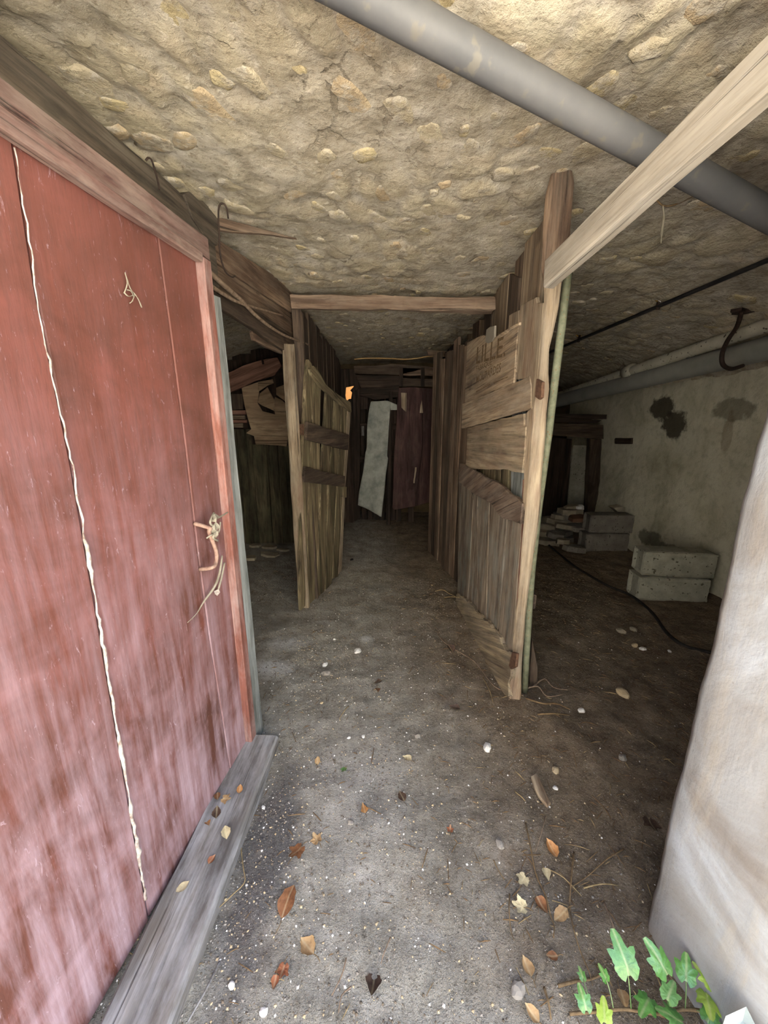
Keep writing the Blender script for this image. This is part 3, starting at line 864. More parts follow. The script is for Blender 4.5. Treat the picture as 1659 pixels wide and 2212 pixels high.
lpart = thing('plank_partition', 'dark plank partition of the passage behind the slatted left gate', 'partition', (-.58, 4.2, 0))
x0_, y0_, x1_, y1_ = -.60, 3.10, -.55, 5.25
npl = 13
for i in range(npl):
    t0, t1 = i/npl, (i+.955)/npl
    a = Vector((x0_+(x1_-x0_)*t0, y0_+(y1_-y0_)*t0, 0)); b = Vector((x0_+(x1_-x0_)*t1, y0_+(y1_-y0_)*t1, 0))
    zt = ceil_z(a.x, a.y)-.05+random.uniform(-.06, .0)
    off = Vector((random.uniform(-.008, .008), 0, 0))
    panel('plank', [a+off, b+off, b+off+Vector((0, 0, zt-random.uniform(0, .03))), a+off+Vector((0, 0, zt))], .022, M['dark'], lpart, (1, -.02, 0), (0, 0, 1), .003, .25)
xb = beam('cross_beam', (-.66, 2.98, 2.285), (.775, 2.98, 2.262), .088, .07, M['brown'], None, (0, -1, 0), 20, .014, 1.0)
xb.data.materials[0] = wood('warm_brown_timber', C(88, 66, 48), C(134, 106, 78), C(160, 132, 102), C(156, 140, 116), .3)
tag(xb, 'warm brown timber crossing the passage just under the vault', 'beam')

# ------------------------------------------------------------------ left chamber, seen past the red door
def lb_(px, y=4.4, o=0.): return [PY(a, b, y-o) for a, b in px]
BN = Vector((0, -1, 0))
crack = thing('cracked_panel', 'split tan plywood sheet with a curled flap on the left chamber wall', 'panel', PY(590, 960, 4.4))
panel('sheet', lb_([z3(*p) for p in ((240, 700), (345, 665), (352, 730), (345, 800), (375, 850), (455, 872), (440, 800), (455, 760), (500, 780), (548, 830), (545, 900), (538, 1010), (528, 1075), (330, 1060), (320, 1010), (270, 990), (300, 965), (262, 830))]), .012, M['ply'], crack, BN, (1, 0, 0), .004, .08)
panel('sheet', lb_([z3(*p) for p in ((460, 700), (560, 660), (575, 1010), (548, 1060), (552, 850), (515, 785), (462, 745))], 4.42), .012, M['ply'], crack, BN, (1, 0, 0), .004, .08)
panel('sheet', lb_([z3(*p) for p in ((345, 662), (440, 645), (445, 672), (405, 690), (352, 722))], 4.4, .02), .010, M['ply'], crack, BN, (1, 0, 0), .003, .08)
fpts = [PY(*z3(352, 735), 4.4), PY(*z3(400, 695), 4.36), PY(*z3(445, 780), 4.27), PY(*z3(452, 850), 4.26), PY(*z3(375, 815), 4.37), PY(*z3(345, 795), 4.4)]
fo = panel('flap', fpts, .008, M['ply'], crack, None, (1, 0, 0), .002, .06)
tag(fo, 'torn flap curling away from the sheet')
rb = panel('nailed_board', lb_([z3(*p) for p in ((140, 612), (250, 560), (400, 515), (470, 505), (495, 560), (450, 620), (320, 660), (240, 700), (150, 740))], 4.36), .03, M['redbrown'], None, BN, (.93, 0, .35), .004, .1)
tag(rb, 'red-brown board nailed aslant above the cracked plywood in the left chamber', 'board')
for k, (px, lab) in enumerate((([(360, 480), (372, 482), (382, 545), (372, 548)], 'dark iron spike driven into the red-brown board of the left chamber'),)):
    nl = tube('iron_spike', [PY(*z3(366, 486), 4.32), PY(*z3(372, 515), 4.31), PY(*z3(380, 552), 4.32)], .012, M['iron'], None, 6)
    tag(nl, lab, 'nail')
sf = thing('plank_wall', 'mouldy dark upright boards lining the back of the left chamber', 'partition', PY(570, 1150, 4.45))
bx = [(-40, 975, .0), (110, 965, .0), (208, 965, .01), (300, 1062, .0), (400, 1066, .012), (470, 1070, .004), (560, 1076, .0), (660, 1080, .01), (760, 1080, 0)]
for (a, ya, of), (b, yb, _) in zip(bx, bx[1:]):
    tl, trr = PY(*z3(a, ya), 4.46-of), PY(*z3(b-3, ya), 4.46-of)
    panel('plank', [Vector((tl.x, tl.y, -.02)), Vector((trr.x, tl.y, -.02)), Vector((trr.x, tl.y, tl.z)), Vector((tl.x, tl.y, tl.z))], .02, M['mouldy'], sf, BN, (0, 0, 1), .004, .15)
for a, b, yt, yb, mt in ((80, 175, 735, 830, 'deep'), (175, 250, 740, 840, 'dark'), (100, 268, 845, 872, 'redbrown'), (100, 262, 878, 900, 'tan'), (100, 275, 905, 925, 'redbrown'), (100, 250, 928, 955, 'beige'), (455, 640, 560, 640, 'deep'), (560, 620, 640, 1075, 'dark'), (505, 560, 480, 600, 'tan')):
    q = [PY(*z3(x, y), 4.44) for x, y in ((a, yb), (b, yb), (b, yt), (a, yt))]
    panel('plank', q, .02, M[mt], sf, BN, (1, 0, 0) if b-a > yb-yt else (0, 0, 1), .003, .12)
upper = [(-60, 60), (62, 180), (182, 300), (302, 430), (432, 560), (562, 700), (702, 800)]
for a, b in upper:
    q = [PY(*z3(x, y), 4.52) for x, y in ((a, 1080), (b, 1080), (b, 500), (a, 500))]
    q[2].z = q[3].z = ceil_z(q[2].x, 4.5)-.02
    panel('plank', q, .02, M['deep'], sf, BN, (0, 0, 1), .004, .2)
slabs = [((552, 1180), .16, .10, 'flat pale slab fragment leaning at the wall foot in the left chamber'), ((583, 1184), .19, .09, 'long pale slab lying nearest the back boards of the left chamber'),
         ((612, 1190), .17, .07, 'narrow buff slab at the right end of the slab row in the left chamber'), ((584, 1200), .24, .14, 'broad grey slab lying in front of the others in the left chamber'),
         ((540, 1207), .14, .12, 'grey slab half hidden behind the red door edge')]
def slab_obj(name, c, w, d, h, mat, label, cat, rz=0, tilt=(0, 0), group=None):
    n = 7
    v, f = [], []
    rad = [random.uniform(.8, 1.1) for _ in range(n)]
    for z, s in ((0, 1.0), (h, .97), (h*1.05, .85)):
        for i in range(n):
            a = 2*math.pi*i/n
            k = rad[i]/((abs(math.cos(a))**4+abs(math.sin(a))**4)**.25)
            v.append((math.cos(a)*k*w/2*s, math.sin(a)*k*d/2*s, z+random.uniform(-.1, .1)*h*(z > 0)))
    for L in range(2):
        for i in range(n):
            j = (i+1) % n
            f.append((L*n+i, L*n+j, L*n+n+j, L*n+n+i))
    f.append(list(range(n-1, -1, -1))); f.append([2*n+i for i in range(n)])
    Mx = Matrix.Translation(c) @ Euler((tilt[0], tilt[1], rz)).to_matrix().to_4x4()
    o = put(name, mesh(name, v, f), mat, None, Mx)
    return tag(o, label, cat, group)
for k, ((px, py), w_, d_, lab) in enumerate(slabs):
    c = G(px, py); c.z = -.004
    slab_obj('stone_slab', c, w_, d_, .028, M['slab'], lab, 'slab', random.uniform(-.4, .4), (random.uniform(-.04, .08), random.uniform(-.05, .05)))

# ================================================================== right gate, its post and the partition
R0, R1 = Vector((.69, 1.78, 0)), Vector((.61, 3.02, 0))
RD = (R1-R0).normalized()
RN = Vector((-RD.y, RD.x, 0))                  # towards the passage
if RN.x > 0: RN = -RN
gr = thing('plank_gate', 'patched plank gate on the right of the passage with a lettered box board', 'gate', R0+RD*.6)
def rg(px, py, o=0.): return PL(px, py, R0+RN*o, RN)
def z4(x, y): return (940+x/4.097, 560+y/4.097)
def z5(x, y): return (940+x/3.686, 960+y/3.686)
def rp(name, pts, th, mat, off=0., grain=(0, 0, 1), rough=.003, par=None, seg=.06):
    return panel(name, [rg(x, y, off) for x, y in pts], th, mat, par or gr, RN, grain, rough, seg, .003)
# lower upright planks
low = [[(190, 190), (250, 230), (302, 440), (256, 1290), (176, 1230)], [(304, 320), (338, 330), (334, 1370), (260, 1330)], [(340, 330), (432, 400), (402, 1470), (336, 1400)],
       [(434, 420), (572, 580), (492, 1560), (404, 1500)], [(584, 600), (690, 560), (612, 1700), (496, 1580)]]
for i, q in enumerate(low):
    rp('plank', [z5(*p) for p in q], .022, M['gatepaint'], -.004*(i % 2))
# slats behind the patches, seen in the open band below them
for a, b, c, d in ((330, 380, 385, 335), (385, 470, 475, 390), (478, 520, 520, 478), (524, 590, 575, 520), (612, 700, 690, 600)):
    pp = [(a, -700), (b, -700), (c, 620), (d, 560)]
    rp('plank', [z5(x, y) for x, y in pp], .018, M['moss'] if a != 612 else M['greyblue'], -.028)
for a, b in ((185, 330),):
    rp('plank', [z5(x, y) for x, y in ((a+35, -780), (b-10, -800), (b, 400), (a+5, 320))], .018, M['brown'], -.028)
rp('batten', [z5(*p) for p in ((188, 300), (195, 150), (215, 150), (345, 230), (410, 272), (480, 296), (540, 340), (590, 398), (640, 418), (692, 470), (680, 636), (600, 606), (540, 592), (500, 560), (450, 480), (395, 440), (345, 418), (260, 360))],
   .02, M['batten'], .022, (0, .9, -.4))
rp('kick_board', [z5(*p) for p in ((172, 1192), (262, 1255), (330, 1332), (420, 1420), (490, 1512), (556, 1640), (612, 1655), (600, 1780), (590, 1880), (582, 2010), (540, 1990), (480, 1930), (462, 1850), (440, 1885), (400, 1800), (352, 1772), (330, 1690), (292, 1655), (280, 1590), (250, 1560), (240, 1470), (214, 1440), (190, 1330), (160, 1300))],
   .026, M['rot'], .024, (0, .9, -.42), .011, None, .03)
# patches
lbd = rp('box_board', [z4(*p) for p in ((282, 735), (340, 705), (430, 670), (460, 690), (520, 700), (580, 655), (720, 575), (742, 562), (722, 720), (694, 1095), (480, 1180), (262, 1272))], .014, M['tan'], .014, (0, .98, -.1))
tag(lbd, 'side of an old crate with faded printed lettering')
rp('board_scrap', [z4(*p) for p in ((452, 620), (480, 598), (525, 585), (520, 690), (500, 735), (462, 745), (440, 735))], .012, M['white_board'], .018)
rp('board_scrap', [z4(*p) for p in ((560, 665), (640, 612), (742, 560), (738, 585), (660, 628), (600, 675))], .012, M['tan'], .026, (0, .9, .3))
rp('board_scrap', [z4(*p) for p in ((655, 495), (738, 452), (736, 575), (645, 620))], .012, M['tan'], -.004)
rp('board', [z4(*p) for p in ((240, 1278), (400, 1215), (560, 1150), (700, 1090), (835, 1032), (848, 1120), (846, 1320), (700, 1362), (560, 1405), (400, 1455), (232, 1498))], .016, M['tan'], .018, (0, .98, -.1))
rp('board', [z4(*p) for p in ((285, 1492), (440, 1450), (620, 1402), (782, 1365), (786, 1470), (800, 1480), (790, 1700), (768, 1892), (680, 1880), (640, 1862), (420, 1858), (268, 1850))], .012, M['beige'], .016, (0, .98, -.05))
rp('plank', [z4(*p) for p in ((752, 410), (840, 360), (890, 335), (900, 390), (955, 388), (935, 640), (905, 1060), (890, 1240), (850, 1330), (838, 1050), (722, 1062), (728, 800), (736, 600))], .016, M['beige'], .014)
rp('plank', [z4(*p) for p in ((845, 1320), (892, 1250), (862, 1500), (820, 2200), (770, 2230), (785, 1890), (802, 1480), (806, 1360))], .016, M['tan'], .010)
rp('stile', [z5(*p) for p in ((694, 280), (742, 270), (720, 640), (700, 900), (640, 1500), (620, 1655), (606, 1650), (680, 800), (690, 480))], .022, M['redbrown'], -.004)
rp('hinge', [z4(*p) for p in ((895, 1060), (945, 1085), (940, 1220), (915, 1240), (880, 1215))], .012, M['rust'], .040, (0, 0, 1), .003)
rp('hinge', [z5(*p) for p in ((610, 1650), (650, 1665), (640, 1770), (600, 1790), (585, 1760))], .012, M['rust'], .034, (0, 0, 1), .003)
# lettering on the crate board
def letters(txt, pa, pb, hpx, name='lettering'):
    """flat print along the board from pixel pa to pb (baseline)."""
    A, B = rg(*pa, .0155), rg(*pb, .0155)
    cu = bpy.data.curves.new('txt', 'FONT'); cu.body = txt; cu.size = 1.0; cu.extrude = .0; cu.resolution_u = 2
    cu.offset = .012
    ob = bpy.data.objects.new('txt', cu); COL.objects.link(ob)
    dg = bpy.context.evaluated_depsgraph_get()
    me = bpy.data.meshes.new_from_object(ob.evaluated_get(dg))
    bpy.data.objects.remove(ob); bpy.data.curves.remove(cu)
    xs = [q.co.x for q in me.vertices]; ys = [q.co.y for q in me.vertices]
    w0, h0 = max(xs)-min(xs), max(ys)-min(ys)
    X = (B-A); Wd = X.length; X.normalize()
    up = Vector((0, 0, 1)); up = (up - X*up.dot(X)).normalized()
    T0 = rg(pa[0], pa[1]-hpx, .0155); H = abs((T0-A).dot(up))
    for q in me.vertices:
        u, vv = (q.co.x-min(xs))/w0*Wd, (q.co.y-min(ys))/h0*H
        q.co = (u, 0, vv)
    Mx = Matrix((X, -RN, up)).transposed().to_4x4(); Mx.translation = A
    return put(name, me, M['ink'], lbd, Mx)
def z6(x, y): return (1000+x/11.64, 690+y/11.64)
letters('LILLE.', z6(330, 1130), z6(1060, 930), 36)
letters('FABRIQUE', z6(330, 1340), z6(720, 1165), 13)
letters('MOUTARDES', z6(335, 1610), z6(950, 1310), 16)
for a, b in (((330, 1830), (680, 1635)), ((770, 1610), (1130, 1455))):
    A, B = rg(*z6(*a), .0155), rg(*z6(*b), .0155)
    panel('lettering', [A, B, B+Vector((0, 0, .005)), A+Vector((0, 0, .005))], .0012, M['ink'], lbd, RN, (0, 1, 0), .001, .02, .0002, .0005)
# front post
post_l = [(1178, 592), (1175, 622), (1174, 660), (1161, 822), (1151, 880), (1136, 1085), (1107, 1405), (1100, 1500), (1098, 1515)]
post_r = [(1219, 560), (1211, 623), (1207, 662), (1196, 716), (1186, 755), (1185, 804), (1186, 840), (1180, 890), (1179, 938), (1172, 1000), (1167, 1095), (1149, 1231), (1138, 1300), (1130, 1405), (1123, 1522)]
PO, PN = Vector((.69, 1.765, 0)), Vector((-.36, -.933, 0)).normalized()
gp0 = thing('gate_post', 'split beige post with a dark broken upper timber hinging the patched right gate', 'post', (.69, 1.78, 0))
panel('post', [PL(x, y, PO, PN) for x, y in post_l+post_r[::-1]], .045, M['beige'], gp0, PN, (0, 0, 1), .003, .07, .006)
up_ = panel('upper_timber', [PL(x, y, PO-PN*.02, PN) for x, y in ((1190, 372), (1199, 362), (1212, 366), (1222, 358), (1236, 364), (1240, 392), (1237, 440), (1232, 505), (1222, 570), (1205, 640), (1180, 640), (1170, 580), (1172, 480), (1178, 420), (1186, 392))], .05, M['brown'], gp0, PN, (0, 0, 1), .003, .06, .008)
tag(up_, 'darker weathered upper timber with a broken top')
gpts = [PY(x-6, y, 1.815+.00001*y) for x, y in ((1139, 1497), (1144, 1400), (1149, 1313), (1155, 1231), (1169, 1100), (1184, 987), (1191, 938), (1204, 828), (1218, 716), (1235, 575))]
gpole = tube('metal_pole', gpts, .0175, M['pole'], None, 12)
tag(gpole, 'slim pole with flaking green paint beside the right gate post', 'pole')
# partition boards standing behind the gate, up to the vault
rpart = thing('plank_partition', 'tall uneven upright boards reaching the vault behind the patched gate', 'partition', (.76, 2.5, 0))
QN = Vector((-1, .05, 0)).normalized()
QO = Vector((.745, 2.2, 0))
tops = [(1118, 1172, 505, 492, 'brown'), (1138, 1178, 470, 470, 'tan'), (1076, 1101, 572, 572, 'tan'), (1101, 1122, 590, 600, 'dark'), (1060, 1076, 640, 628, 'tan'), (1048, 1062, 650, 650, 'dark'), (1034, 1050, 690, 690, 'tan'), (1022, 1036, 692, 692, 'brown'), (1010, 1022, 720, 720, 'tan')]
for i, (a, b, ta, tb, mt) in enumerate(tops):
    o_ = QO+QN*(.012*(i % 2))
    A, B = PL(a, ta, o_, QN), PL(b, tb, o_, QN)
    zc = min(ceil_z(A.x, A.y), ceil_z(B.x, B.y))-.01
    za, zb = min(A.z, zc), min(B.z, zc)
    panel('plank', [Vector((A.x, A.y, -.02)), Vector((B.x, B.y, -.02)), Vector((B.x, B.y, zb)), Vector((A.x, A.y, za))], .022, M[mt], rpart, QN, (0, 0, 1), .004, .2)
for y in (.55, 1.6):
    beam('batten', (.79, 1.86, y), (.84, 3.4, y), .08, .025, M['dark'], rpart, QN, 5)
rear = thing('plank_partition', 'brown upright boards flanking the passage beyond the patched gate', 'partition', (.6, 3.9, 0))
S0, S1 = Vector((.685, 3.30, 0)), Vector((.50, 4.20, 0))
SN = Vector((-(S1-S0).y, (S1-S0).x, 0)).normalized()
if SN.x > 0: SN = -SN
n_ = 8
for i in range(n_):
    a, b = S0.lerp(S1, i/n_), S0.lerp(S1, (i+.96)/n_)
    zt = 2.13+random.uniform(-.06, .05)-(.06 if i == 5 else 0)
    of = SN*random.uniform(-.006, .006)
    panel('plank', [a+of, b+of, b+of+Vector((0, 0, zt)), a+of+Vector((0, 0, zt+random.uniform(-.02, .02)))], .022, M['brown'] if i % 3 else M['dark'], rear, SN, (0, 0, 1), .004, .2)
far = thing('plank_partition', 'shadowed boards closing the right of the passage near its far end', 'partition', (.62, 4.8, 0))
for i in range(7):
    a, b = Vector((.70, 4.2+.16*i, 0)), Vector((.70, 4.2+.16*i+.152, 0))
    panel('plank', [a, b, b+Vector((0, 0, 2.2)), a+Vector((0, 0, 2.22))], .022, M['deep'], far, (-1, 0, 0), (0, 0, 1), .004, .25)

# ================================================================== far end of the passage
def z7(x, y): return (730+x/5.268, 740+y/5.268)
EY = 5.3
ends = thing('plank_screen', 'dark slat screen closing the far end of the passage', 'partition', (.1, EY+.3, 0))
for i, px in enumerate((168, 250, 320, 400, 470, 540, 600, 660)):
    a, b = PY(*z7(px+4, 600), EY+.25), PY(*z7(px+62, 600), EY+.25)
    top = PY(*z7(px, 590 if i % 3 else 640), EY+.25).z
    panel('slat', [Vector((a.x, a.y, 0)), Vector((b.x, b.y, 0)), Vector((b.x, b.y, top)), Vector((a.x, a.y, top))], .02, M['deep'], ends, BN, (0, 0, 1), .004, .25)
for y_ in (930, 1300):
    q = [PY(*z7(x, yy), EY+.22) for x, yy in ((160, y_+60), (700, y_+60), (700, y_-10), (160, y_-10))]
    panel('slat', q, .02, M['deep'], ends, BN, (1, 0, 0), .003, .25)
for px, a, b in ((205, 950, 1220), (268, 950, 1060)):
    q = [PY(*z7(x, yy), EY+.20) for x, yy in ((px, b), (px+30, b), (px+30, a), (px, a))]
    panel('slat', q, .015, M['grey'], ends, BN, (0, 0, 1), .002, .2)
for px in (660, 800):
    q = [PY(*z7(x, yy), EY+.15) for x, yy in ((px, 2060), (px+60, 2050), (px+60, 1700), (px, 1700))]
    q[0].z = q[1].z = .0
    panel('slat', q, .03, M['deep'], ends, BN, (0, 0, 1), .003, .2)
head = thing('lintel_boards', 'brown boards nailed across under the vault at the far end of the passage', 'boards', PY(850, 800, EY-.05))
for pts, mt in ((((180, 265), (420, 260), (600, 240), (1040, 270), (1100, 300), (960, 300), (700, 370), (190, 350)), 'dark'), (((700, 285), (1100, 300), (1110, 380), (740, 372)), 'brown'),
                (((200, 370), (700, 378), (700, 500), (260, 520)), 'deep'), (((740, 400), (1160, 420), (1150, 500), (700, 500)), 'dark')):
    panel('board', [PY(*z7(*p), EY-.02) for p in pts], .025, M[mt], head, BN, (1, 0, 0), .004, .1)
panel('board', [PY(*z7(*p), EY-.6) for p in ((1010, 80), (1330, 95), (1330, 160), (1180, 165), (1030, 145))], .03, M['brown'], head, BN, (1, 0, 0), .004, .1)
panel('board', [PY(*z7(*p), EY-.03) for p in ((250, 520), (700, 500), (690, 620), (420, 650), (250, 600))], .02, M['deep'], head, BN, (1, 0, 0), .004, .1)
for px in (700, 945):
    panel('cleat', [PY(*z7(x, y), EY-.045) for x, y in ((px, 500), (px+42, 500), (px+42, 285), (px, 285))], .02, M['deep'], head, BN)
lside = thing('wall_boards', 'near-black boards framing the sunlit gap at the far left', 'boards', PY(745, 1000, EY))
panel('board', [PY(*z7(*p), EY+.02) for p in ((-120, 300), (190, 300), (250, 520), (180, 560), (178, 490), (90, 510), (84, 600), (96, 665), (-100, 640))], .03, M['deep'], lside, BN, (0, 0, 1), .004, .1)
panel('board', [PY(*z7(*p), EY+.03) for p in ((178, 500), (250, 515), (250, 2000), (160, 2050), (158, 700), (150, 640), (160, 570), (140, 545))], .03, M['deep'], lside, BN, (0, 0, 1), .004, .1)
panel('board', [PY(*z7(*p), EY+.05) for p in ((-150, 640), (100, 664), (125, 640), (160, 640), (168, 2050), (-150, 2050))], .03, M['deep'], lside, BN, (0, 0, 1), .004, .2)
panel('board', [PY(*z7(*p), EY+.12) for p in ((196, 470), (340, 470), (340, 760), (196, 760))], .03, M['deep'], lside, BN, (0, 0, 1), .004, .1)
rp_ = tube('rope', smooth_path([PY(*z7(x, y), 4.9) for x, y in ((185, 190), (330, 178), (560, 180), (770, 190), (930, 175), (1060, 155), (1415, 172))], 6), .008, M['rope'], None, 6)
tag(rp_, 'straw-coloured cord stretched under the vault at the far end', 'cord')
# hanging sheet: a creased cloth surface
def sheet(name, rows, y, mat, label, cat, nx=16, ny=34, amp=.05):
    v, f = [], []
    th = .004
    for s in (0, 1):
        for j in range(ny+1):
            t = j/ny*(len(rows)-1); k = min(int(t), len(rows)-2); u = t-k
            (ax, bx_, ya, yb), (cx, dx, yc, yd) = rows[k], rows[k+1]
            for i in range(nx+1):
                q = i/nx
                px = (ax+(cx-ax)*u)*(1-q)+(bx_+(dx-bx_)*u)*q
                py = (ya+(yc-ya)*u)*(1-q)+(yb+(yd-yb)*u)*q
                p = PY(*z7(px, py), y)
                w = amp*(noise.noise(Vector((p.x*7, 3, p.z*2.2)))+.5*noise.noise(Vector((p.x*16, 8, p.z*5))))
                v.append((p.x, p.y+w+s*th, p.z))
    N = (nx+1)*(ny+1)
    for j in range(ny):
        for i in range(nx):
            a = j*(nx+1)+i
            f.append((a, a+nx+1, a+nx+2, a+1)); f.append((N+a, N+a+1, N+a+nx+2, N+a+nx+1))
    rim = [i for i in range(nx+1)]+[(j)*(nx+1)+nx for j in range(1, ny+1)]+[ny*(nx+1)+i for i in range(nx-1, -1, -1)]+[j*(nx+1) for j in range(ny-1, 0, -1)]
    for a, b in zip(rim, rim[1:]+rim[:1]): f.append((a, b, N+b, N+a))
    c = sum((Vector(p) for p in v), Vector())/len(v)
    v = [Vector(p)-c for p in v]
    o = put(name, mesh(name, v, f), mat, None, Matrix.Translation(c), True)
    return tag(o, label, cat)
sheet('hanging_sheet', [(375, 560, 670, 660), (352, 600, 770, 690), (330, 580, 960, 960), (328, 560, 1200, 1290), (312, 572, 1250, 1320), (285, 545, 1480, 1500), (240, 528, 1700, 1690), (228, 495, 1845, 1985)], EY-.14, M['sheet'],
      'creased greyish-white sheet hanging at the far end of the passage', 'sheet')
q = panel('sheet_corner', [PY(*z7(*p), EY-.10) for p in ((560, 660), (672, 705), (672, 768), (600, 768), (592, 700))], .006, M['sheet'], None, BN)
q.name = 'paper_scrap'
tag(q, 'small pale scrap sticking out at the top right of the hanging sheet', 'scrap')
mr = thing('maroon_door', 'dull maroon board door hanging beside the pale sheet', 'door', PY(890, 1090, EY-.06))
mr['kind'] = 'thing'
panel('leaf', [PY(*z7(*p), EY-.06) for p in ((690, 515), (850, 505), (960, 515), (960, 1200), (880, 1865), (640, 1905), (620, 1880), (640, 1300))], .02, M['maroon'], mr, BN, (0, 0, 1), .003, .12)
panel('leaf', [PY(*z7(*p), EY-.05) for p in ((963, 515), (1160, 530), (1155, 1250), (1085, 1640), (1080, 1780), (1050, 1815), (884, 1862), (963, 1210))], .02, M['maroon'], mr, BN, (0, 0, 1), .003, .12)
for p in (((718, 570), (782, 572), (776, 790), (722, 740)), ((955, 655), (968, 800), (930, 800), (940, 720)), ((878, 1420), (898, 1420), (872, 1600), (856, 1600)), ((1108, 1262), (1118, 1262), (1098, 1520), (1084, 1520))):
    panel('bare_patch', [PY(*z7(*a), EY-.062) for a in p], .002, M['beige'], mr, BN, (0, 0, 1), .002, .04, .0004)
sp = beam('support_post', Vector((PY(*z7(575, 1700), EY-.02).x, EY-.02, 0)), PY(*z7(600, 560), EY-.02), .05, .04, M['deep'], None, BN, 8)
tag(sp, 'thin dark post between the pale sheet and the maroon door', 'post')

# ================================================================== overhead rail and pipes
rail = beam('timber_rail', (.640, 1.66, 2.035), (.745, .36, 2.165), .10, .045, M['rail'], None, (-1, -.05, 0), 16, .003)
tag(rail, 'pale dusty timber rail running from the right gate post towards the entrance', 'beam')
PA, PB_ = PY(842, 20, 1.09), PY(1659, 465, 1.44)
dpipe = tube('drain_pipe', [(-.86, .88, 2.365), (-.45, .98, 2.395), (-.27, 1.02, 2.405), PA-(PB_-PA)*.13, PA, PA.lerp(PB_, .33), PA.lerp(PB_, .66), PB_, PB_+(PB_-PA)*.35], .040, M['pvc'], None, 24)
tag(dpipe, 'thick grey plastic drain pipe slung diagonally under the vault', 'pipe')
cw = thing('cobweb', 'dangling cobweb beside the pale timber rail', 'cobweb', PL(1420, 430, (0, 1.75, 0), Vector((0, 1, 0))))
def cwp(x, y): return PY(x, y, 1.75)
tube('strand', smooth_path([cwp(1402, 412), cwp(1418, 432), cwp(1435, 445), cwp(1465, 440), cwp(1502, 422)], 5), [.004]*6+[.0035]*9+[.0015]*6, M['twig'], cw, 5)
tube('strand', smooth_path([cwp(1432, 444), cwp(1434, 470), cwp(1430, 500), cwp(1428, 526)], 5), [.003]*5+[.005]*7+[.002]*4, M['web'], cw, 5)
cpt = [PL(x, y, (0, 0, 0), Vector((1, 0, 0))) for x, y in ()]
def cond(px, py, y):
    return PY(px, py, y)
c_near, c_far = PY(1659, 562, 2.13), PY(1218, 748, 4.2)
cdir = (c_far-c_near)
c_pts = [c_near-cdir*.35]+[c_near+cdir*t for t in (0, .25, .5, .75, 1.0, 1.25)]
con = thing('wall_conduit', 'thin black conduit clipped along the vault of the right chamber', 'conduit', c_near)
tube('conduit', c_pts, .0125, M['black'], con, 10)
for t in (.36, .86):
    p = c_near+cdir*(t+.0)
    # clip: brass wing nut and base
    cz = ceil_z(p.x, p.y)
    tube('clip', [p+Vector((0, 0, -.018)), p+Vector((0, 0, .04))], .012, M['iron'], con, 8)
    tube('clip_screw', smooth_path([p+Vector((-.03, 0, .045)), p+Vector((0, 0, .03)), p+Vector((.03, 0, .045))], 4), .006, M['brass'], con, 6)
b0, b1 = PY(1659, 752, 2.79), PY(1205, 866, 5.35)
gp_ = tube('waste_pipe', [b0-(b1-b0)*.3, b0, b0.lerp(b1, .5), b1, b1+(b1-b0)*.2], .080, M['pvcdark'], None, 24)
tag(gp_, 'large dusty grey waste pipe along the top of the right wall', 'pipe')
w0, w1 = PY(1659, 702, 2.74), PY(1215, 852, 5.35)
wp = thing('white_pipe', 'dirty white pipe with a joint collar running above the large grey pipe', 'pipe', w0)
tube('pipe', [w0-(w1-w0)*.3, w0, w0.lerp(w1, .5), w1, w1+(w1-w0)*.2], .047, M['pvcwhite'], wp, 20)
kk = w0.lerp(w1, .50)
tube('collar', [kk-(w1-w0).normalized()*.05, kk+(w1-w0).normalized()*.06], .068, M['pvcwhite'], wp, 20)
hs = thing('pipe_strap', 'curved rusty iron strap hanging from the vault and hooked under the grey pipe', 'strap', PY(1602, 672, 2.85))
def hp_(x, y, d): return PY(x, y, d)
def on_ceil(px, py):
    p = ceil_hit(px, py); return p
cp_ = on_ceil(1602, 672)
dq = PY(1562, 780, 2.62)
sb_ = smooth_path([cp_+Vector((0, 0, .01)), hp_(1592, 705, cp_.y*.75+dq.y*.25), hp_(1572, 735, cp_.y*.4+dq.y*.6), hp_(1560, 765, 2.62), hp_(1562, 788, 2.62), hp_(1580, 797, 2.68), hp_(1604, 790, 2.78)], 5)
tube('strap', sb_, .013, M['iron'], hs, 8)
panel('plate', [cp_+Vector((a, b, -.012)) for a, b in ((-.08, -.01), (-.02, .05), (.03, .055), (.085, .01), (.07, -.05), (.0, -.03), (-.05, -.06))], .02, M['iron'], hs, (0, 0, -1), (1, 0, 0), .003, .03)

# ================================================================== right chamber
fr = thing('door_frame', 'dark timber door frame at the back of the right chamber', 'frame', PY(1285, 1090, 5.0))
def pan(name, px, y, th, mat, par, grain=(0, 0, 1), rough=.004):
    return panel(name, [PY(a, b, y) for a, b in px], th, mat, par, BN, grain, rough, .12)
pan('lintel', [(1150, 912), (1304, 918), (1304, 948), (1150, 938)], 5.0, .1, M['dark'], fr, (1, 0, 0))
pan('header', [(1150, 895), (1300, 908), (1290, 914), (1150, 911)], 5.02, .08, M['deep'], fr, (1, 0, 0))
q = [PY(a, b, 5.03) for a, b in ((1272, 1100), (1298, 1100), (1300, 948), (1276, 948))]; q[0].z = q[1].z = -.02
panel('jamb', q, .1, M['dark'], fr, BN, (0, 0, 1), .004, .12)
q = [PY(a, b, 5.25) for a, b in ((1228, 1100), (1268, 1100), (1276, 962), (1238, 962))]; q[0].z = q[1].z = -.02
o = panel('infill_panel', q, .03, M['concrete'], fr, BN, (0, 0, 1), .003, .12)
q = [PY(a, b, 5.3) for a, b in ((1120, 1110), (1226, 1110), (1236, 948), (1120, 940))]; q[0].z = q[1].z = -.02
panel('backing', q, .03, M['deep'], fr, BN, (0, 0, 1), .003, .12)
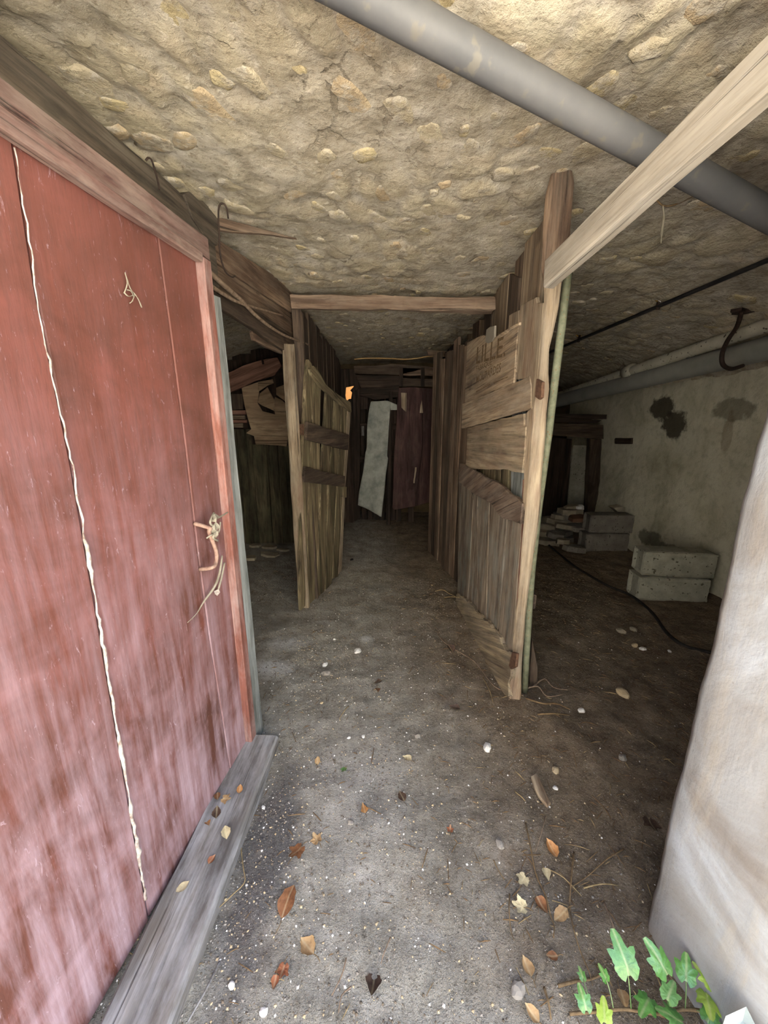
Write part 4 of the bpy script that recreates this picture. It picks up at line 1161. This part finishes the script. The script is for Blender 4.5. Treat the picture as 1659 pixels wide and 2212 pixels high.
ab = panel('wall_board', [PY(a, b, 5.05) for a, b in ((1150, 893), (1330, 896), (1334, 905), (1150, 908))], .09, M['deep'], None, BN, (1, 0, 0), .004, .12)
tag(ab, 'dark timber end jutting from the wall above the door frame', 'timber')
sl = onwall(1348, 951)  # dark slot hole drawn as a solid dark block
so = beam('slot_dark', sl+Vector((.02, -.16, -.0)), sl+Vector((.02, .16, -.02)), .07, .07, M['deep'], None, (-1, 0, 0), 4, .004)
tag(so, 'dark block standing in for a slot hole in the right chamber wall', 'timber')

def block(c, L, Wd, H, mat, label, rz, group=None):
    bm = bmesh.new()
    bmesh.ops.create_cube(bm, size=1)
    for q in bm.verts: q.co = Vector((q.co.x*L, q.co.y*Wd, (q.co.z+.5)*H))
    bmesh.ops.subdivide_edges(bm, edges=bm.edges[:], cuts=7, use_grid_fill=True)
    for q in bm.verts:
        x, y, z = q.co
        # rounded, chipped arrises and a key groove in the end
        ex, ey, ez = min(L/2-abs(x), .03), min(Wd/2-abs(y), .03), min(z, H-z, .03)
        k = sum(1 for e in (ex, ey, ez) if e < .001)
        s = noise.noise_vector(Vector((x, y, z))*14+Vector(c)*9)
        if k >= 2: q.co -= Vector((math.copysign(.006, x) if ex < .001 else 0, math.copysign(.006, y) if ey < .001 else 0, math.copysign(.005, z-H/2) if ez < .001 else 0))*(1+1.6*abs(s.x))
        q.co += s*.003
        if ex < .001 and abs(y) < Wd*.28 and .02 < z < H-.02: q.co.x -= math.copysign(.02, x)
    me = bpy.data.meshes.new('block'); bm.to_mesh(me); bm.free()
    o = put('concrete_block', me, mat, None, Matrix.Translation(Vector(c)) @ Matrix.Rotation(rz, 4, 'Z'))
    return tag(o, label, 'block', group)
bc = Vector((2.42, 3.04, -.01))
block(bc, .56, .2, .215, M['concrete'], 'olive-grey concrete block at the bottom of the nearer pair by the right wall', -.10)
block(bc+Vector((.02, .01, .218)), .56, .2, .215, M['concrete'], 'olive-grey concrete block on top of the nearer pair by the right wall', -.13)
bc = Vector((2.56, 4.28, -.01))
block(bc, .5, .2, .215, M['concrete2'], 'dark grey concrete block at the bottom of the farther pair', .02)
block(bc+Vector((.03, .01, .218)), .49, .2, .215, M['concrete2'], 'dark grey concrete block on top of the farther pair', -.03)
tl = panel('roof_tile', [PY(x, y, 4.42) for x, y in ((1326, 1098), (1345, 1094), (1378, 1108), (1372, 1122), (1340, 1110))], .12, M['slab'], None, BN, (1, 0, 0), .004, .05)
tag(tl, 'slab fragment propped behind the farther concrete blocks', 'slab')
rub = [((1235, 1092), 4.75, .16, .05, 'slab', 'pale broken slab on top of the rubble heap beside the farther blocks'), ((1258, 1090), 4.6, .09, .05, 'pebW', 'small white lump crowning the rubble heap by the farther blocks'),
       ((1252, 1116), 4.5, .26, .04, 'tile', 'reddish tile shard slanting across the rubble heap'), ((1212, 1112), 4.7, .18, .05, 'slab', 'grey shard on the left shoulder of the rubble heap'),
       ((1222, 1133), 4.5, .22, .05, 'slab', 'flat slab in the middle of the rubble heap'), ((1200, 1150), 4.4, .18, .06, 'concrete2', 'broken grey lump at the left foot of the rubble heap'),
       ((1250, 1135), 4.45, .2, .05, 'concrete2', 'dark slab wedged against the farther concrete blocks'), ((1216, 1165), 4.25, .14, .05, 'slab', 'grey shard low on the front of the rubble heap'),
       ((1243, 1180), 4.15, .22, .06, 'concrete2', 'wide dark slab at the front foot of the rubble heap')]
for k, ((px, py), y, w_, h_, mt, lab) in enumerate(rub):
    c = PY(px, py, y)
    c.z = max(.0, c.z-h_)
    if k == 1: c = Vector((2.46, 4.70, .366))
    slab_obj('rubble_piece', c, w_*1.25, w_*.9, h_, M[mt], lab, 'rubble', random.uniform(-.6, .6), (random.uniform(-.1, .15), random.uniform(-.15, .15)))
# pieces underneath that hold the heap up
LAYER = ('front left slab in the bottom layer of the rubble heap', 'front right slab in the bottom layer of the rubble heap', 'left slab in the second layer of the rubble heap', 'right slab in the second layer of the rubble heap',
         'left slab in the third layer of the rubble heap', 'right slab in the third layer of the rubble heap', 'slab in the fourth layer of the rubble heap', 'slab in the fifth layer of the rubble heap', 'slab in the top layer of the rubble heap under the white lump')
for k, (x, y, z, w_) in enumerate(((1.98, 4.5, -.01, .34), (2.2, 4.62, -.01, .34), (2.02, 4.66, .05, .34), (2.2, 4.68, .05, .36), (2.08, 4.74, .11, .34), (2.26, 4.76, .11, .34), (2.25, 4.76, .176, .38), (2.32, 4.74, .242, .36), (2.38, 4.73, .308, .32))):
    slab_obj('rubble_piece', Vector((x, y, z)), w_, w_*.8, .066, M['concrete2' if k % 2 else 'slab'], LAYER[k], 'rubble', random.uniform(-.6, .6), (0, 0), 'slabs of the rubble heap')
hose = tube('cable', smooth_path([G(x, y, .012) for x, y in ((1186, 1178), (1234, 1218), (1275, 1244), (1315, 1266), (1358, 1284), (1390, 1306), (1415, 1331), (1434, 1359), (1456, 1381), (1484, 1397), (1529, 1408), (1600, 1425))], 5), .011, M['hose'], None, 8)
tag(hose, 'dark cable lying across the floor of the right chamber', 'cable')

# ================================================================== litter on the floor
def fz(x, y):
    return .010*fbm(Vector((x, y, 0))*5, 5)+.018*noise.noise(Vector((x, y, 0))*1.4)+.006*fbm(Vector((x, y, 0))*19, 3)+.03*math.exp(-(math.hypot(x-.78, (y-1.74)*1.2)/.16)**2)+(.010*fbm(Vector((x, y, 0))*8+Vector((5, 5, 5)), 4) if x > .85 else 0)
def stone_obj(px, py, size, mat, label, name='stone', group=None, flat=.6):
    p = G(px, py); p.z = fz(p.x, p.y)
    bm = bmesh.new()
    bmesh.ops.create_icosphere(bm, subdivisions=2, radius=1)
    k = random.random()*99
    for q in bm.verts:
        q.co *= 1+.35*noise.noise(q.co*1.3+Vector((k, k, k)))
        q.co = Vector((round(q.co.x*2.2)/2.2*.4+q.co.x*.6, q.co.y, q.co.z))
    me = bpy.data.meshes.new('stone'); bm.to_mesh(me); bm.free()
    s = size*.5
    o = put(name, me, M[mat], None, Matrix.Translation(p+Vector((0, 0, s*flat*.55))) @ Matrix.Rotation(random.uniform(0, 6), 4, 'Z') @ Matrix.Diagonal((s*1.15, s*.9, s*flat, 1)))
    return tag(o, label, 'stone', group)
for px, py, s, mt, lab in (
    (1345, 1503, .065, 'pebT', 'chunky pale stone on the dark soil of the right chamber'), (1053, 1618, .042, 'pebW', 'pale angular stone on the path in front of the right gate post'),
    (1200, 1666, .034, 'pebT', 'buff stone beside the dark soil right of the path'), (1345, 1638, .036, 'pebG', 'dull grey stone half sunk in the litter below the right chamber'),
    (1079, 1829, .030, 'pebG', 'rounded grey-green pebble left of the twig tangle'), (1118, 2145, .038, 'pebG', 'flat grey stone at the bottom of the photo left of the ivy'),
    (702, 1434, .036, 'pebW', 'white stone in the grit patch before the slatted gate'), (704, 1456, .05, 'pebG', 'pale flat flake just below the white stone in the grit patch'),
    (695, 1517, .018, 'pebT', 'small yellowish pebble alone on the smooth path'), (754, 1595, .018, 'pebW', 'left one of two small white pebbles side by side mid path'),
    (785, 1593, .017, 'pebW', 'right one of two small white pebbles side by side mid path'), (902, 1591, .028, 'pebG', 'dusty grey stone lying mid path in line with the gate post'),
    (569, 1743, .016, 'pebW', 'square white chip in the dark grit beside the sill'), (501, 2132, .018, 'pebW', 'long white chip low on the path near the sill end'),
    (570, 2192, .020, 'pebW', 'square white chip at the very bottom of the path'), (757, 1782, .022, 'pebG', 'pale worn pebble level with the path mid height'),
    (1256, 1537, .034, 'pebW', 'white stone among the roots by the foot of the green pole'), (1370, 1397, .042, 'pebT', 'cream lump near the cable in the right chamber'),
    (1388, 1401, .038, 'pebW', 'white shard beside the cream lump near the cable'), (1446, 1409, .022, 'pebW', 'small white pebble close under the cable bend'),
    (1342, 1365, .06, 'slab', 'flat grey shard above the cream lump in the right chamber'), (1368, 1362, .05, 'slab', 'slim pale shard beside the flat grey shard in the right chamber'),
    (773, 1408, .05, 'pebW', 'lump of white plaster in the middle of the path'), (723, 1381, .022, 'pebW', 'tiny bluish-white chip up the path from the grit patch'),
    (760, 1210, .04, 'black', 'crumpled dark blue-black scrap beside the slatted gate'), (1200, 1700, .02, 'pebW', 'white pebble right of the flat wood chip'),
    (664, 1290, .03, 'tile', 'small brick-red lump at the foot of the slatted gate')):
    stone_obj(px, py, s, mt, lab, 'stone' if mt not in ('black',) else 'scrap')
# ------------------------------------------------------------------ leaves
def leaf_mesh(kind, seed):
    rnd = random.Random(seed)
    v, f = [], []
    if kind in ('oval', 'curl', 'tri'):
        n, m = 9, 5
        curl = {'oval': .25, 'curl': .75, 'tri': .4}[kind]
        for i in range(n):
            t = i/(n-1)
            w = {'oval': .33*math.sin(math.pi*t**.8)**.8, 'curl': .36*math.sin(math.pi*t**.7), 'tri': .40*(1-t)*min(1, t*6)}[kind]
            w = max(w, .012)*(1+rnd.uniform(-.12, .12))
            for j in range(m):
                s = (j-(m-1)/2)/((m-1)/2)
                v.append((s*w, t-.5, curl*(s*s)*w+.10*math.sin(3*t+seed)+rnd.uniform(-.012, .012)+(.28*curl*t*t)))
        for i in range(n-1):
            for j in range(m-1):
                f.append((i*m+j, i*m+j+1, (i+1)*m+j+1, (i+1)*m+j))
    else:
        lobes = {'lobed': [(-2.1, .62), (-1.05, .86), (0, 1.0), (1.05, .86), (2.1, .62)], 'ivy': [(-1.75, .62), (-.85, .86), (0, 1.25), (.85, .86), (1.75, .62)]}[kind]
        n = 40
        ring = []
        for i in range(n):
            a = -math.pi+2*math.pi*(i+.5)/n
            r = .30
            for la, lr in lobes:
                r = max(r, lr*max(0, 1-abs(a-la)/.62)**.55*.55+.0)
            if abs(a) > 2.9: r = .18
            ring.append((math.sin(a)*r*(1+rnd.uniform(-.05, .05)), math.cos(a)*r))
        v.append((0, 0, 0))
        for sc_ in (.5, 1.0):
            for i, (x, y) in enumerate(ring):
                rr = math.hypot(x, y)*sc_
                v.append((x*sc_, y*sc_, .22*rr*rr*2.0*(1 if kind == 'lobed' else -1)+rnd.uniform(-.02, .02)*sc_+.07*math.sin(5*x*sc_+seed)))
        for i in range(n):
            j = (i+1) % n
            f.append((0, 1+i, 1+j)); f.append((1+i, 1+n+i, 1+n+j, 1+j))
    return v, f
def leaf(px, py, size, kind, mat, label, ang=None, stalk=True, tilt=.12, lift=.004, z=None):
    p = G(px, py, z or 0)
    if z is None:
        p.z = fz(p.x, p.y)+lift
    a = random.uniform(0, 6.28) if ang is None else ang
    sd_ = random.randrange(9999)
    v, f = leaf_mesh(kind, sd_)
    zmin = min(q[2] for q in v)
    v = [(x*size, y*size, (zv-zmin)*size) for x, y, zv in v]
    root = thing('fallen_leaf', label, 'leaf', p)
    Mx = Matrix.Translation(p) @ Matrix.Rotation(a, 4, 'Z') @ Euler((random.uniform(-tilt, tilt), random.uniform(-tilt, tilt), 0)).to_matrix().to_4x4()
    put('blade', mesh('blade', v, f), M[mat], root, Mx, True)
    if stalk:
        y0 = -.5*size if kind in ('oval', 'curl', 'tri') else -.12*size
        sp_ = [Mx @ Vector((0, y0+.02*size, .02*size)), Mx @ Vector((.05*size, y0-.2*size, .05*size)), Mx @ Vector((.0, y0-.45*size, .03*size))]
        tube('stalk', smooth_path(sp_, 3), .0011, M['twig'], root, 5)
    return root
SILLZ = .055
for a in (
    (623, 1954, .085, 'oval', 'leafbrown', 'large pointed brown leaf lying alone on the grey path', -.25), (664, 2046, .058, 'curl', 'leaftan', 'curled tan-and-brown leaf below the large pointed brown leaf', .9),
    (612, 2098, .05, 'lobed', 'leafred', 'crumpled rust-brown leaf lower on the path', None), (594, 2128, .03, 'curl', 'leafred', 'small reddish curled leaf below the crumpled rust-brown leaf', None),
    (806, 2135, .058, 'curl', 'leafdark', 'dark curled leaf with stalk at the bottom centre of the path', 3.0), (645, 1844, .075, 'lobed', 'leafbrown', 'lobed brown leaf with a pale stalk across it beside the dark grit', 2.4),
    (685, 1823, .055, 'lobed', 'leaftan', 'lighter lobed leaf touching the lobed brown leaf', .7), (786, 1752, .045, 'tri', 'leaforange', 'triangular orange-tan leaf mid path', .3),
    (868, 1724, .05, 'oval', 'leafdark', 'dark upright leaf on its stalk mid path', .4), (744, 1666, .038, 'lobed', 'leafgreen', 'single fresh green leaf on the bare path', 2.6),
    (686, 1646, .036, 'oval', 'leaftan', 'small pale tan leaf up the path from the green leaf', None), (879, 1642, .045, 'curl', 'leafivory', 'ivory two-toned leaf on the path above the dark upright leaf', 1.0),
    (972, 1799, .034, 'lobed', 'leafred', 'small rust-orange leaf scrap alone near the middle right of the path', None), (815, 1477, .055, 'tri', 'leafdark', 'dark winged leaf on the path between the gates', 2.2),
    (816, 1495, .05, 'tri', 'leafbrown', 'brown leaf just below the dark winged leaf', 3.2), (981, 1535, .06, 'curl', 'leafdark', 'dark damp leaf beside the right gate foot', 1.2),
    (973, 1408, .07, 'curl', 'leafdark', 'dark brown leaf at the kick board of the right gate', None), (1191, 1837, .055, 'curl', 'leaforange', 'orange curled leaf among the twigs', .3),
    (1126, 1967, .06, 'lobed', 'leafivory', 'pale lobed leaf hanging in the twig tangle', None), (1211, 1980, .055, 'oval', 'leaftan', 'tan leaf beside the dark hollow in the twig tangle', 2.0),
    (1170, 1963, .05, 'curl', 'leafbrown', 'brown leaf between the two pale leaves of the twig tangle', None), (1137, 2095, .045, 'curl', 'leaftan', 'pinkish-tan leaf below the twig tangle', .2),
    (1191, 2076, .034, 'oval', 'leafbrown', 'small brown leaf right of the pinkish-tan leaf', None), (1131, 1902, .055, 'lobed', 'leafivory', 'torn yellowish leaf on the left of the twig tangle', None),
    (1406, 1777, .08, 'lobed', 'leafdark', 'dull grey-brown leaf close to the white jamb', None), (1148, 2196, .04, 'curl', 'leaftan', 'tan leaf at the bottom edge left of the ivy', None),
    (1180, 1890, .04, 'curl', 'leafivory', 'straw-coloured leaf scrap under the long twig', None), (1345, 2165, .04, 'curl', 'leaftan', 'dry tan leaf under the ivy', None)):
    leaf(*a[:6], ang=a[6])
for a in ((486, 1726, .05, 'lobed', 'leaftan', 'lobed tan leaf caught between the red door and the sill', None), (488, 1799, .045, 'curl', 'leafivory', 'ivory folded leaf on the sill timber', .5),
          (468, 1756, .045, 'curl', 'leafdark', 'dried brown curl on the sill timber against the door', None), (449, 1782, .03, 'curl', 'leaforange', 'small orange leaf against the foot of the red door', None),
          (518, 1706, .035, 'oval', 'leaforange', 'narrow orange leaf at the far end of the sill timber', .2), (395, 1917, .04, 'oval', 'leafivory', 'cream narrow leaf on the near part of the sill timber', -.8),
          (458, 1857, .03, 'curl', 'leafred', 'reddish curled leaf at the edge of the sill timber', None), (470, 1720, .035, 'curl', 'leafbrown', 'brown leaf scrap in the angle of door and sill', None)):
    leaf(*a[:6], ang=a[6], z=SILLZ+.004, stalk=False)
# ------------------------------------------------------------------ twigs and sticks
def twig(pts, r, mat, label, name='twig', cat='twig', z=.012):
    P = []
    for i, (x, y) in enumerate(pts):
        p = G(x, y); p.z = fz(p.x, p.y)+z*(.5+.8*math.sin(i*1.7)**2)
        P.append(p)
    S = smooth_path(P, 4)
    o = tube(name, S, [r*(1-.55*i/len(S)) for i in range(len(S))], M[mat], None, 6)
    return tag(o, label, cat)
def z2(x, y): return (940+x/2.307, 1560+y/2.307)
twig([z2(*p) for p in ((450, 510), (470, 620), (500, 760), (545, 880), (575, 980), (590, 1040), (585, 1100))], .0035, 'twig', 'long bent twig running down the litter right of the path')
twig([z2(*p) for p in ((690, 655), (675, 800), (670, 920), (685, 1060), (720, 1170), (760, 1270), (780, 1340))], .003, 'twig', 'dark straight twig crossing the hollow in the litter', z=.02)
twig([z2(*p) for p in ((940, 632), (860, 690), (760, 770), (680, 830))], .0028, 'twig', 'twig slanting up towards the white jamb')
twig([z2(*p) for p in ((840, 900), (870, 1000), (905, 1080), (925, 1150))], .003, 'bark', 'dark twig by the foot of the white jamb')
twig([z2(*p) for p in ((610, 1332), (700, 1312), (780, 1290), (850, 1270))], .0045, 'twig', 'thick pale stick lying under the ivy')
twig([z2(*p) for p in ((570, 740), (640, 790), (730, 865))], .0022, 'straw', 'thin straw-like twig inside the tangle')
twig([z2(*p) for p in ((290, 700), (310, 750), (345, 800))], .0022, 'twig', 'short twig at the left edge of the litter')
twig([z2(*p) for p in ((550, 470), (530, 560), (500, 650))], .0022, 'bark', 'thin dark twig below the wood chip')
twig([z2(*p) for p in ((370, 870), (365, 960), (375, 1050), (390, 1110))], .0022, 'twig', 'wiry twig down the left side of the tangle')
twig([z2(*p) for p in ((740, 825), (830, 818), (910, 815))], .0025, 'straw', 'pale level twig right of the hollow')
twig([z2(*p) for p in ((540, 1340), (560, 1420), (575, 1500))], .004, 'twig', 'stout stick end at the bottom of the litter')
twig([z2(*p) for p in ((800, 1225), (850, 1290), (880, 1330))], .003, 'twig', 'short stick poking out beneath the large ivy leaf')
twig([z2(*p) for p in ((400, 350), (430, 385), (450, 400))], .003, 'greyblue' if False else 'straw', 'short pale stick beside the wood chip')
def z3b(x, y): return (380+x/2.676, 1560+y/2.676)
twig([z3b(*p) for p in ((375, 200), (380, 330), (425, 480), (380, 640), (378, 740), (392, 860), (398, 940), (330, 1010), (230, 1110))], .003, 'straw', 'long crooked pale stem trailing from the sill onto the grit')
twig([z3b(*p) for p in ((985, 1380), (960, 1480), (900, 1590))], .0022, 'bark', 'thin dark twig at the bottom centre of the path')
twig([z3b(*p) for p in ((1015, 1530), (960, 1600), (940, 1700))], .0022, 'bark', 'second thin dark twig beside the first at the bottom centre')
twig([z3b(*p) for p in ((1240, 1260), (1200, 1370), (1185, 1410))], .0018, 'bark', 'fine dark twig above the dark curled leaf')
twig([z3b(*p) for p in ((255, 1390), (180, 1560), (70, 1740))], .004, 'grey', 'grey split stick lying along the sill at the bottom')
twig([(753, 1528), (745, 1540), (733, 1556)], .003, 'straw', 'short straw on the smooth path left of the winged leaf')
def z5t(x, y): return (940+x/3.686, 960+y/3.686)
twig([z5t(*p) for p in ((0, 1175), (60, 1180), (110, 1195), (160, 1235))], .004, 'straw', 'pale root curling out beside the right gate', z=.02)
twig([z5t(*p) for p in ((20, 1520), (70, 1590), (160, 1640), (290, 1720), (360, 1790), (470, 1950), (600, 2010))], .004, 'bark', 'dark root along the foot of the right gate')
twig([z5t(*p) for p in ((380, 1870), (430, 1990), (460, 2090))], .0035, 'straw', 'pale root end left of the gate post foot')
for k, q in enumerate((((1130, 1500), (1160, 1496), (1180, 1515), (1215, 1512)), ((1135, 1525), (1170, 1540), (1200, 1530), (1230, 1545)), ((1150, 1490), (1175, 1475), (1195, 1490), (1225, 1500)), ((1160, 1555), (1195, 1560), (1230, 1552)))):
    twig(q, .005, ('bark', 'twig', 'bark', 'twig')[k], ('dark root nearest the gate post foot in the root tangle', 'pale root across the front of the root tangle', 'upper root arching over the root tangle', 'low root at the front edge of the root tangle')[k], 'root', 'root', .02)
loop = tube('wire_loop', smooth_path([rg(992, 1290, .03), rg(975, 1290, .05)+Vector((-.04, 0, .0)), rg(962, 1300, .06)+Vector((-.06, 0, 0)), rg(958, 1312, .08)+Vector((-.06, 0, 0)), rg(968, 1335, .06), rg(985, 1355, .05), rg(1000, 1362, .02)], 5), .004, M['straw'], None, 6)
tag(loop, 'stiff straw loop sticking out at the far foot of the right gate', 'straw')
chip = panel('wood_chip', [G(*z2(*p), .026) for p in ((478, 268), (505, 250), (545, 330), (578, 400), (560, 415), (520, 370), (495, 320))], .012, M['tan'], None, (0, 0, 1), (.1, 1, 0), .002, .02)
tag(chip, 'flat splintered wood chip with a rusty end, on the soil right of the path', 'chip')
wedge = panel('board_offcut', [PY(x, y, 1.9) for x, y in ((1142, 1500), (1150, 1380), (1162, 1440), (1160, 1500))], .04, M['dark'], None, BN, (0, 0, 1), .003, .05)
tag(wedge, 'dark broken board end standing behind the green pole foot', 'board')

# ------------------------------------------------------------------ ivy by the jamb
ivy = thing('ivy_plant', 'glossy green ivy shoot at the foot of the white jamb', 'plant', (.66, .70, 0))
IV = [(1354, 2086, .10, .13, 'ivy', .1, 1.05), (1432, 2088, .085, .14, 'ivy', .5, 1.1), (1482, 2106, .07, .13, 'ivy', -.6, .8), (1530, 2120, .06, .12, 'leafyellow', .6, .9), (1259, 2111, .032, .05, 'ivy', .1, .7),
      (1309, 2112, .04, .07, 'ivy', .4, 1.1), (1264, 2170, .055, .06, 'ivy', .0, .8), (1306, 2196, .055, .06, 'leafyellow', -.4, .7), (1528, 2158, .07, .10, 'leafyellow', 2.6, .5), (1462, 2202, .07, .09, 'ivy', 1.2, .4),
      (1532, 2200, .06, .08, 'ivy', -1.2, .4), (1400, 2160, .07, .09, 'ivy', 2.2, .4), (1445, 2150, .06, .11, 'leafgreen', -.9, .5)]
base = Vector((.70, .585, .0))
stem_pts = [G(1230, 2190, .02), G(1290, 2185, .03), G(1350, 2180, .035), G(1420, 2190, .04), G(1480, 2180, .045), G(1540, 2190, .04), G(1600, 2215, .02)]
tube('stem', smooth_path(stem_pts, 5), .004, M['twig'], ivy, 6)
for k, (px, py, s, z, mt, a, tl_) in enumerate(IV):
    p = G(px, py, z)
    v, f = leaf_mesh('ivy', 100+k)
    v = [(x*s, y*s, zv*s*.8) for x, y, zv in v]
    Mx = Matrix.Translation(p) @ Matrix.Rotation(a, 4, 'Z') @ Matrix.Rotation(tl_*.6, 4, 'X')
    put('leaf', mesh('leaf', v, f), M[mt], ivy, Mx, True)
    q = min(smooth_path(stem_pts, 5), key=lambda t: (t-p).length)
    tube('stalk', smooth_path([p-Vector((0, 0, .002)), p.lerp(q, .5)+Vector((0, 0, .006)), q], 3), .0014, M['leafgreen'], ivy, 5)
# whitewashed stone nearest the camera at the foot of the jamb
v = []
fb = slab_obj('quoin_stone', Vector((.735, .50, -.03)), .13, .13, .24, M['quoin'], 'pale whitewashed stone standing at the near foot of the jamb beside the ivy', 'stone', .1, (0, .12))

# ------------------------------------------------------------------ countless grit, chaff
def scatter(name, n, area, size, mats, kind_label, shape, dens):
    rnd = random.Random(len(name)*7+n)
    v, f, mi = [], [], []
    k = 0
    tries = 0
    while k < n and tries < n*12:
        tries += 1
        x, y = rnd.uniform(*area[0]), rnd.uniform(*area[1])
        if rnd.random() > dens(x, y): continue
        s = size[0]*(size[1]/size[0])**(rnd.random()**1.8)
        z = fz(x, y)
        b = len(v)
        a = rnd.uniform(0, 6.28); ca, sa_ = math.cos(a), math.sin(a)
        if shape == 'peb':
            pts = [(s, 0, 0), (0, s*.8, 0), (-s, 0, 0), (0, -s*.8, 0), (0, 0, s*.75), (0, 0, -s*.5)]
            pts = [(px*rnd.uniform(.7, 1.2), py*rnd.uniform(.7, 1.2), pz*rnd.uniform(.7, 1.2)) for px, py, pz in pts]
            fs = [(0, 1, 4), (1, 2, 4), (2, 3, 4), (3, 0, 4), (1, 0, 5), (2, 1, 5), (3, 2, 5), (0, 3, 5)]
        else:
            L = s*rnd.uniform(2, 6); w = s*.22
            zt = rnd.uniform(0, .006)
            pts = [(-L, -w, .001), (L, -w, zt), (L, w, zt), (-L, w, .001), (0, 0, .003+zt)]
            fs = [(0, 1, 4), (1, 2, 4), (2, 3, 4), (3, 0, 4), (0, 3, 2, 1)]
        for px, py, pz in pts:
            v.append((x+px*ca-py*sa_, y+px*sa_+py*ca, z+pz+s*.15))
        m_ = rnd.randrange(len(mats))
        for q in fs: f.append(tuple(b+i for i in q)); mi.append(m_)
        k += 1
    me = mesh(name, v, f)
    for m_ in mats: me.materials.append(m_)
    me.polygons.foreach_set('material_index', mi)
    o = put(name, me, None)
    return tag(o, kind_label, 'grit' if shape == 'peb' else 'chaff', kind='stuff')
def d_grit(x, y):
    d = .25
    if y < 1.6: d += .35*max(0, min(1, (.45-x)/.8))
    d += .9*math.exp(-((x+.42)/.24)**2-((y-2.08)/.28)**2)
    d += .5*math.exp(-((x+.5)/.16)**2-((y-1.0)/.45)**2)
    if x > .7: d *= .35
    return min(1, d)
scatter('gravel', 30000, ((-1.3, 1.9), (.5, 3.4)), (.0012, .0062), [M['pebG'], M['pebD'], M['pebG'], M['pebD'], M['pebT'], M['pebD'], M['pebG'], M['pebT'], M['pebW'], M['pebD']], 'fine pale grit strewn over the earth floor', 'peb', d_grit)
def d_chaff(x, y):
    d = .18+.55*max(0, min(1, (x-.15)/.6))
    d += .6*math.exp(-((x-.42)/.16)**2-((y-.95)/.25)**2)
    return min(1, d)
scatter('chaff', 2600, ((-1.2, 2.2), (.5, 3.6)), (.0025, .0075), [M['flake'], M['flake'], M['twig'], M['flake'], M['flake'], M['straw']], 'loose brown chaff and straw bits on the soil', 'straw', d_chaff)
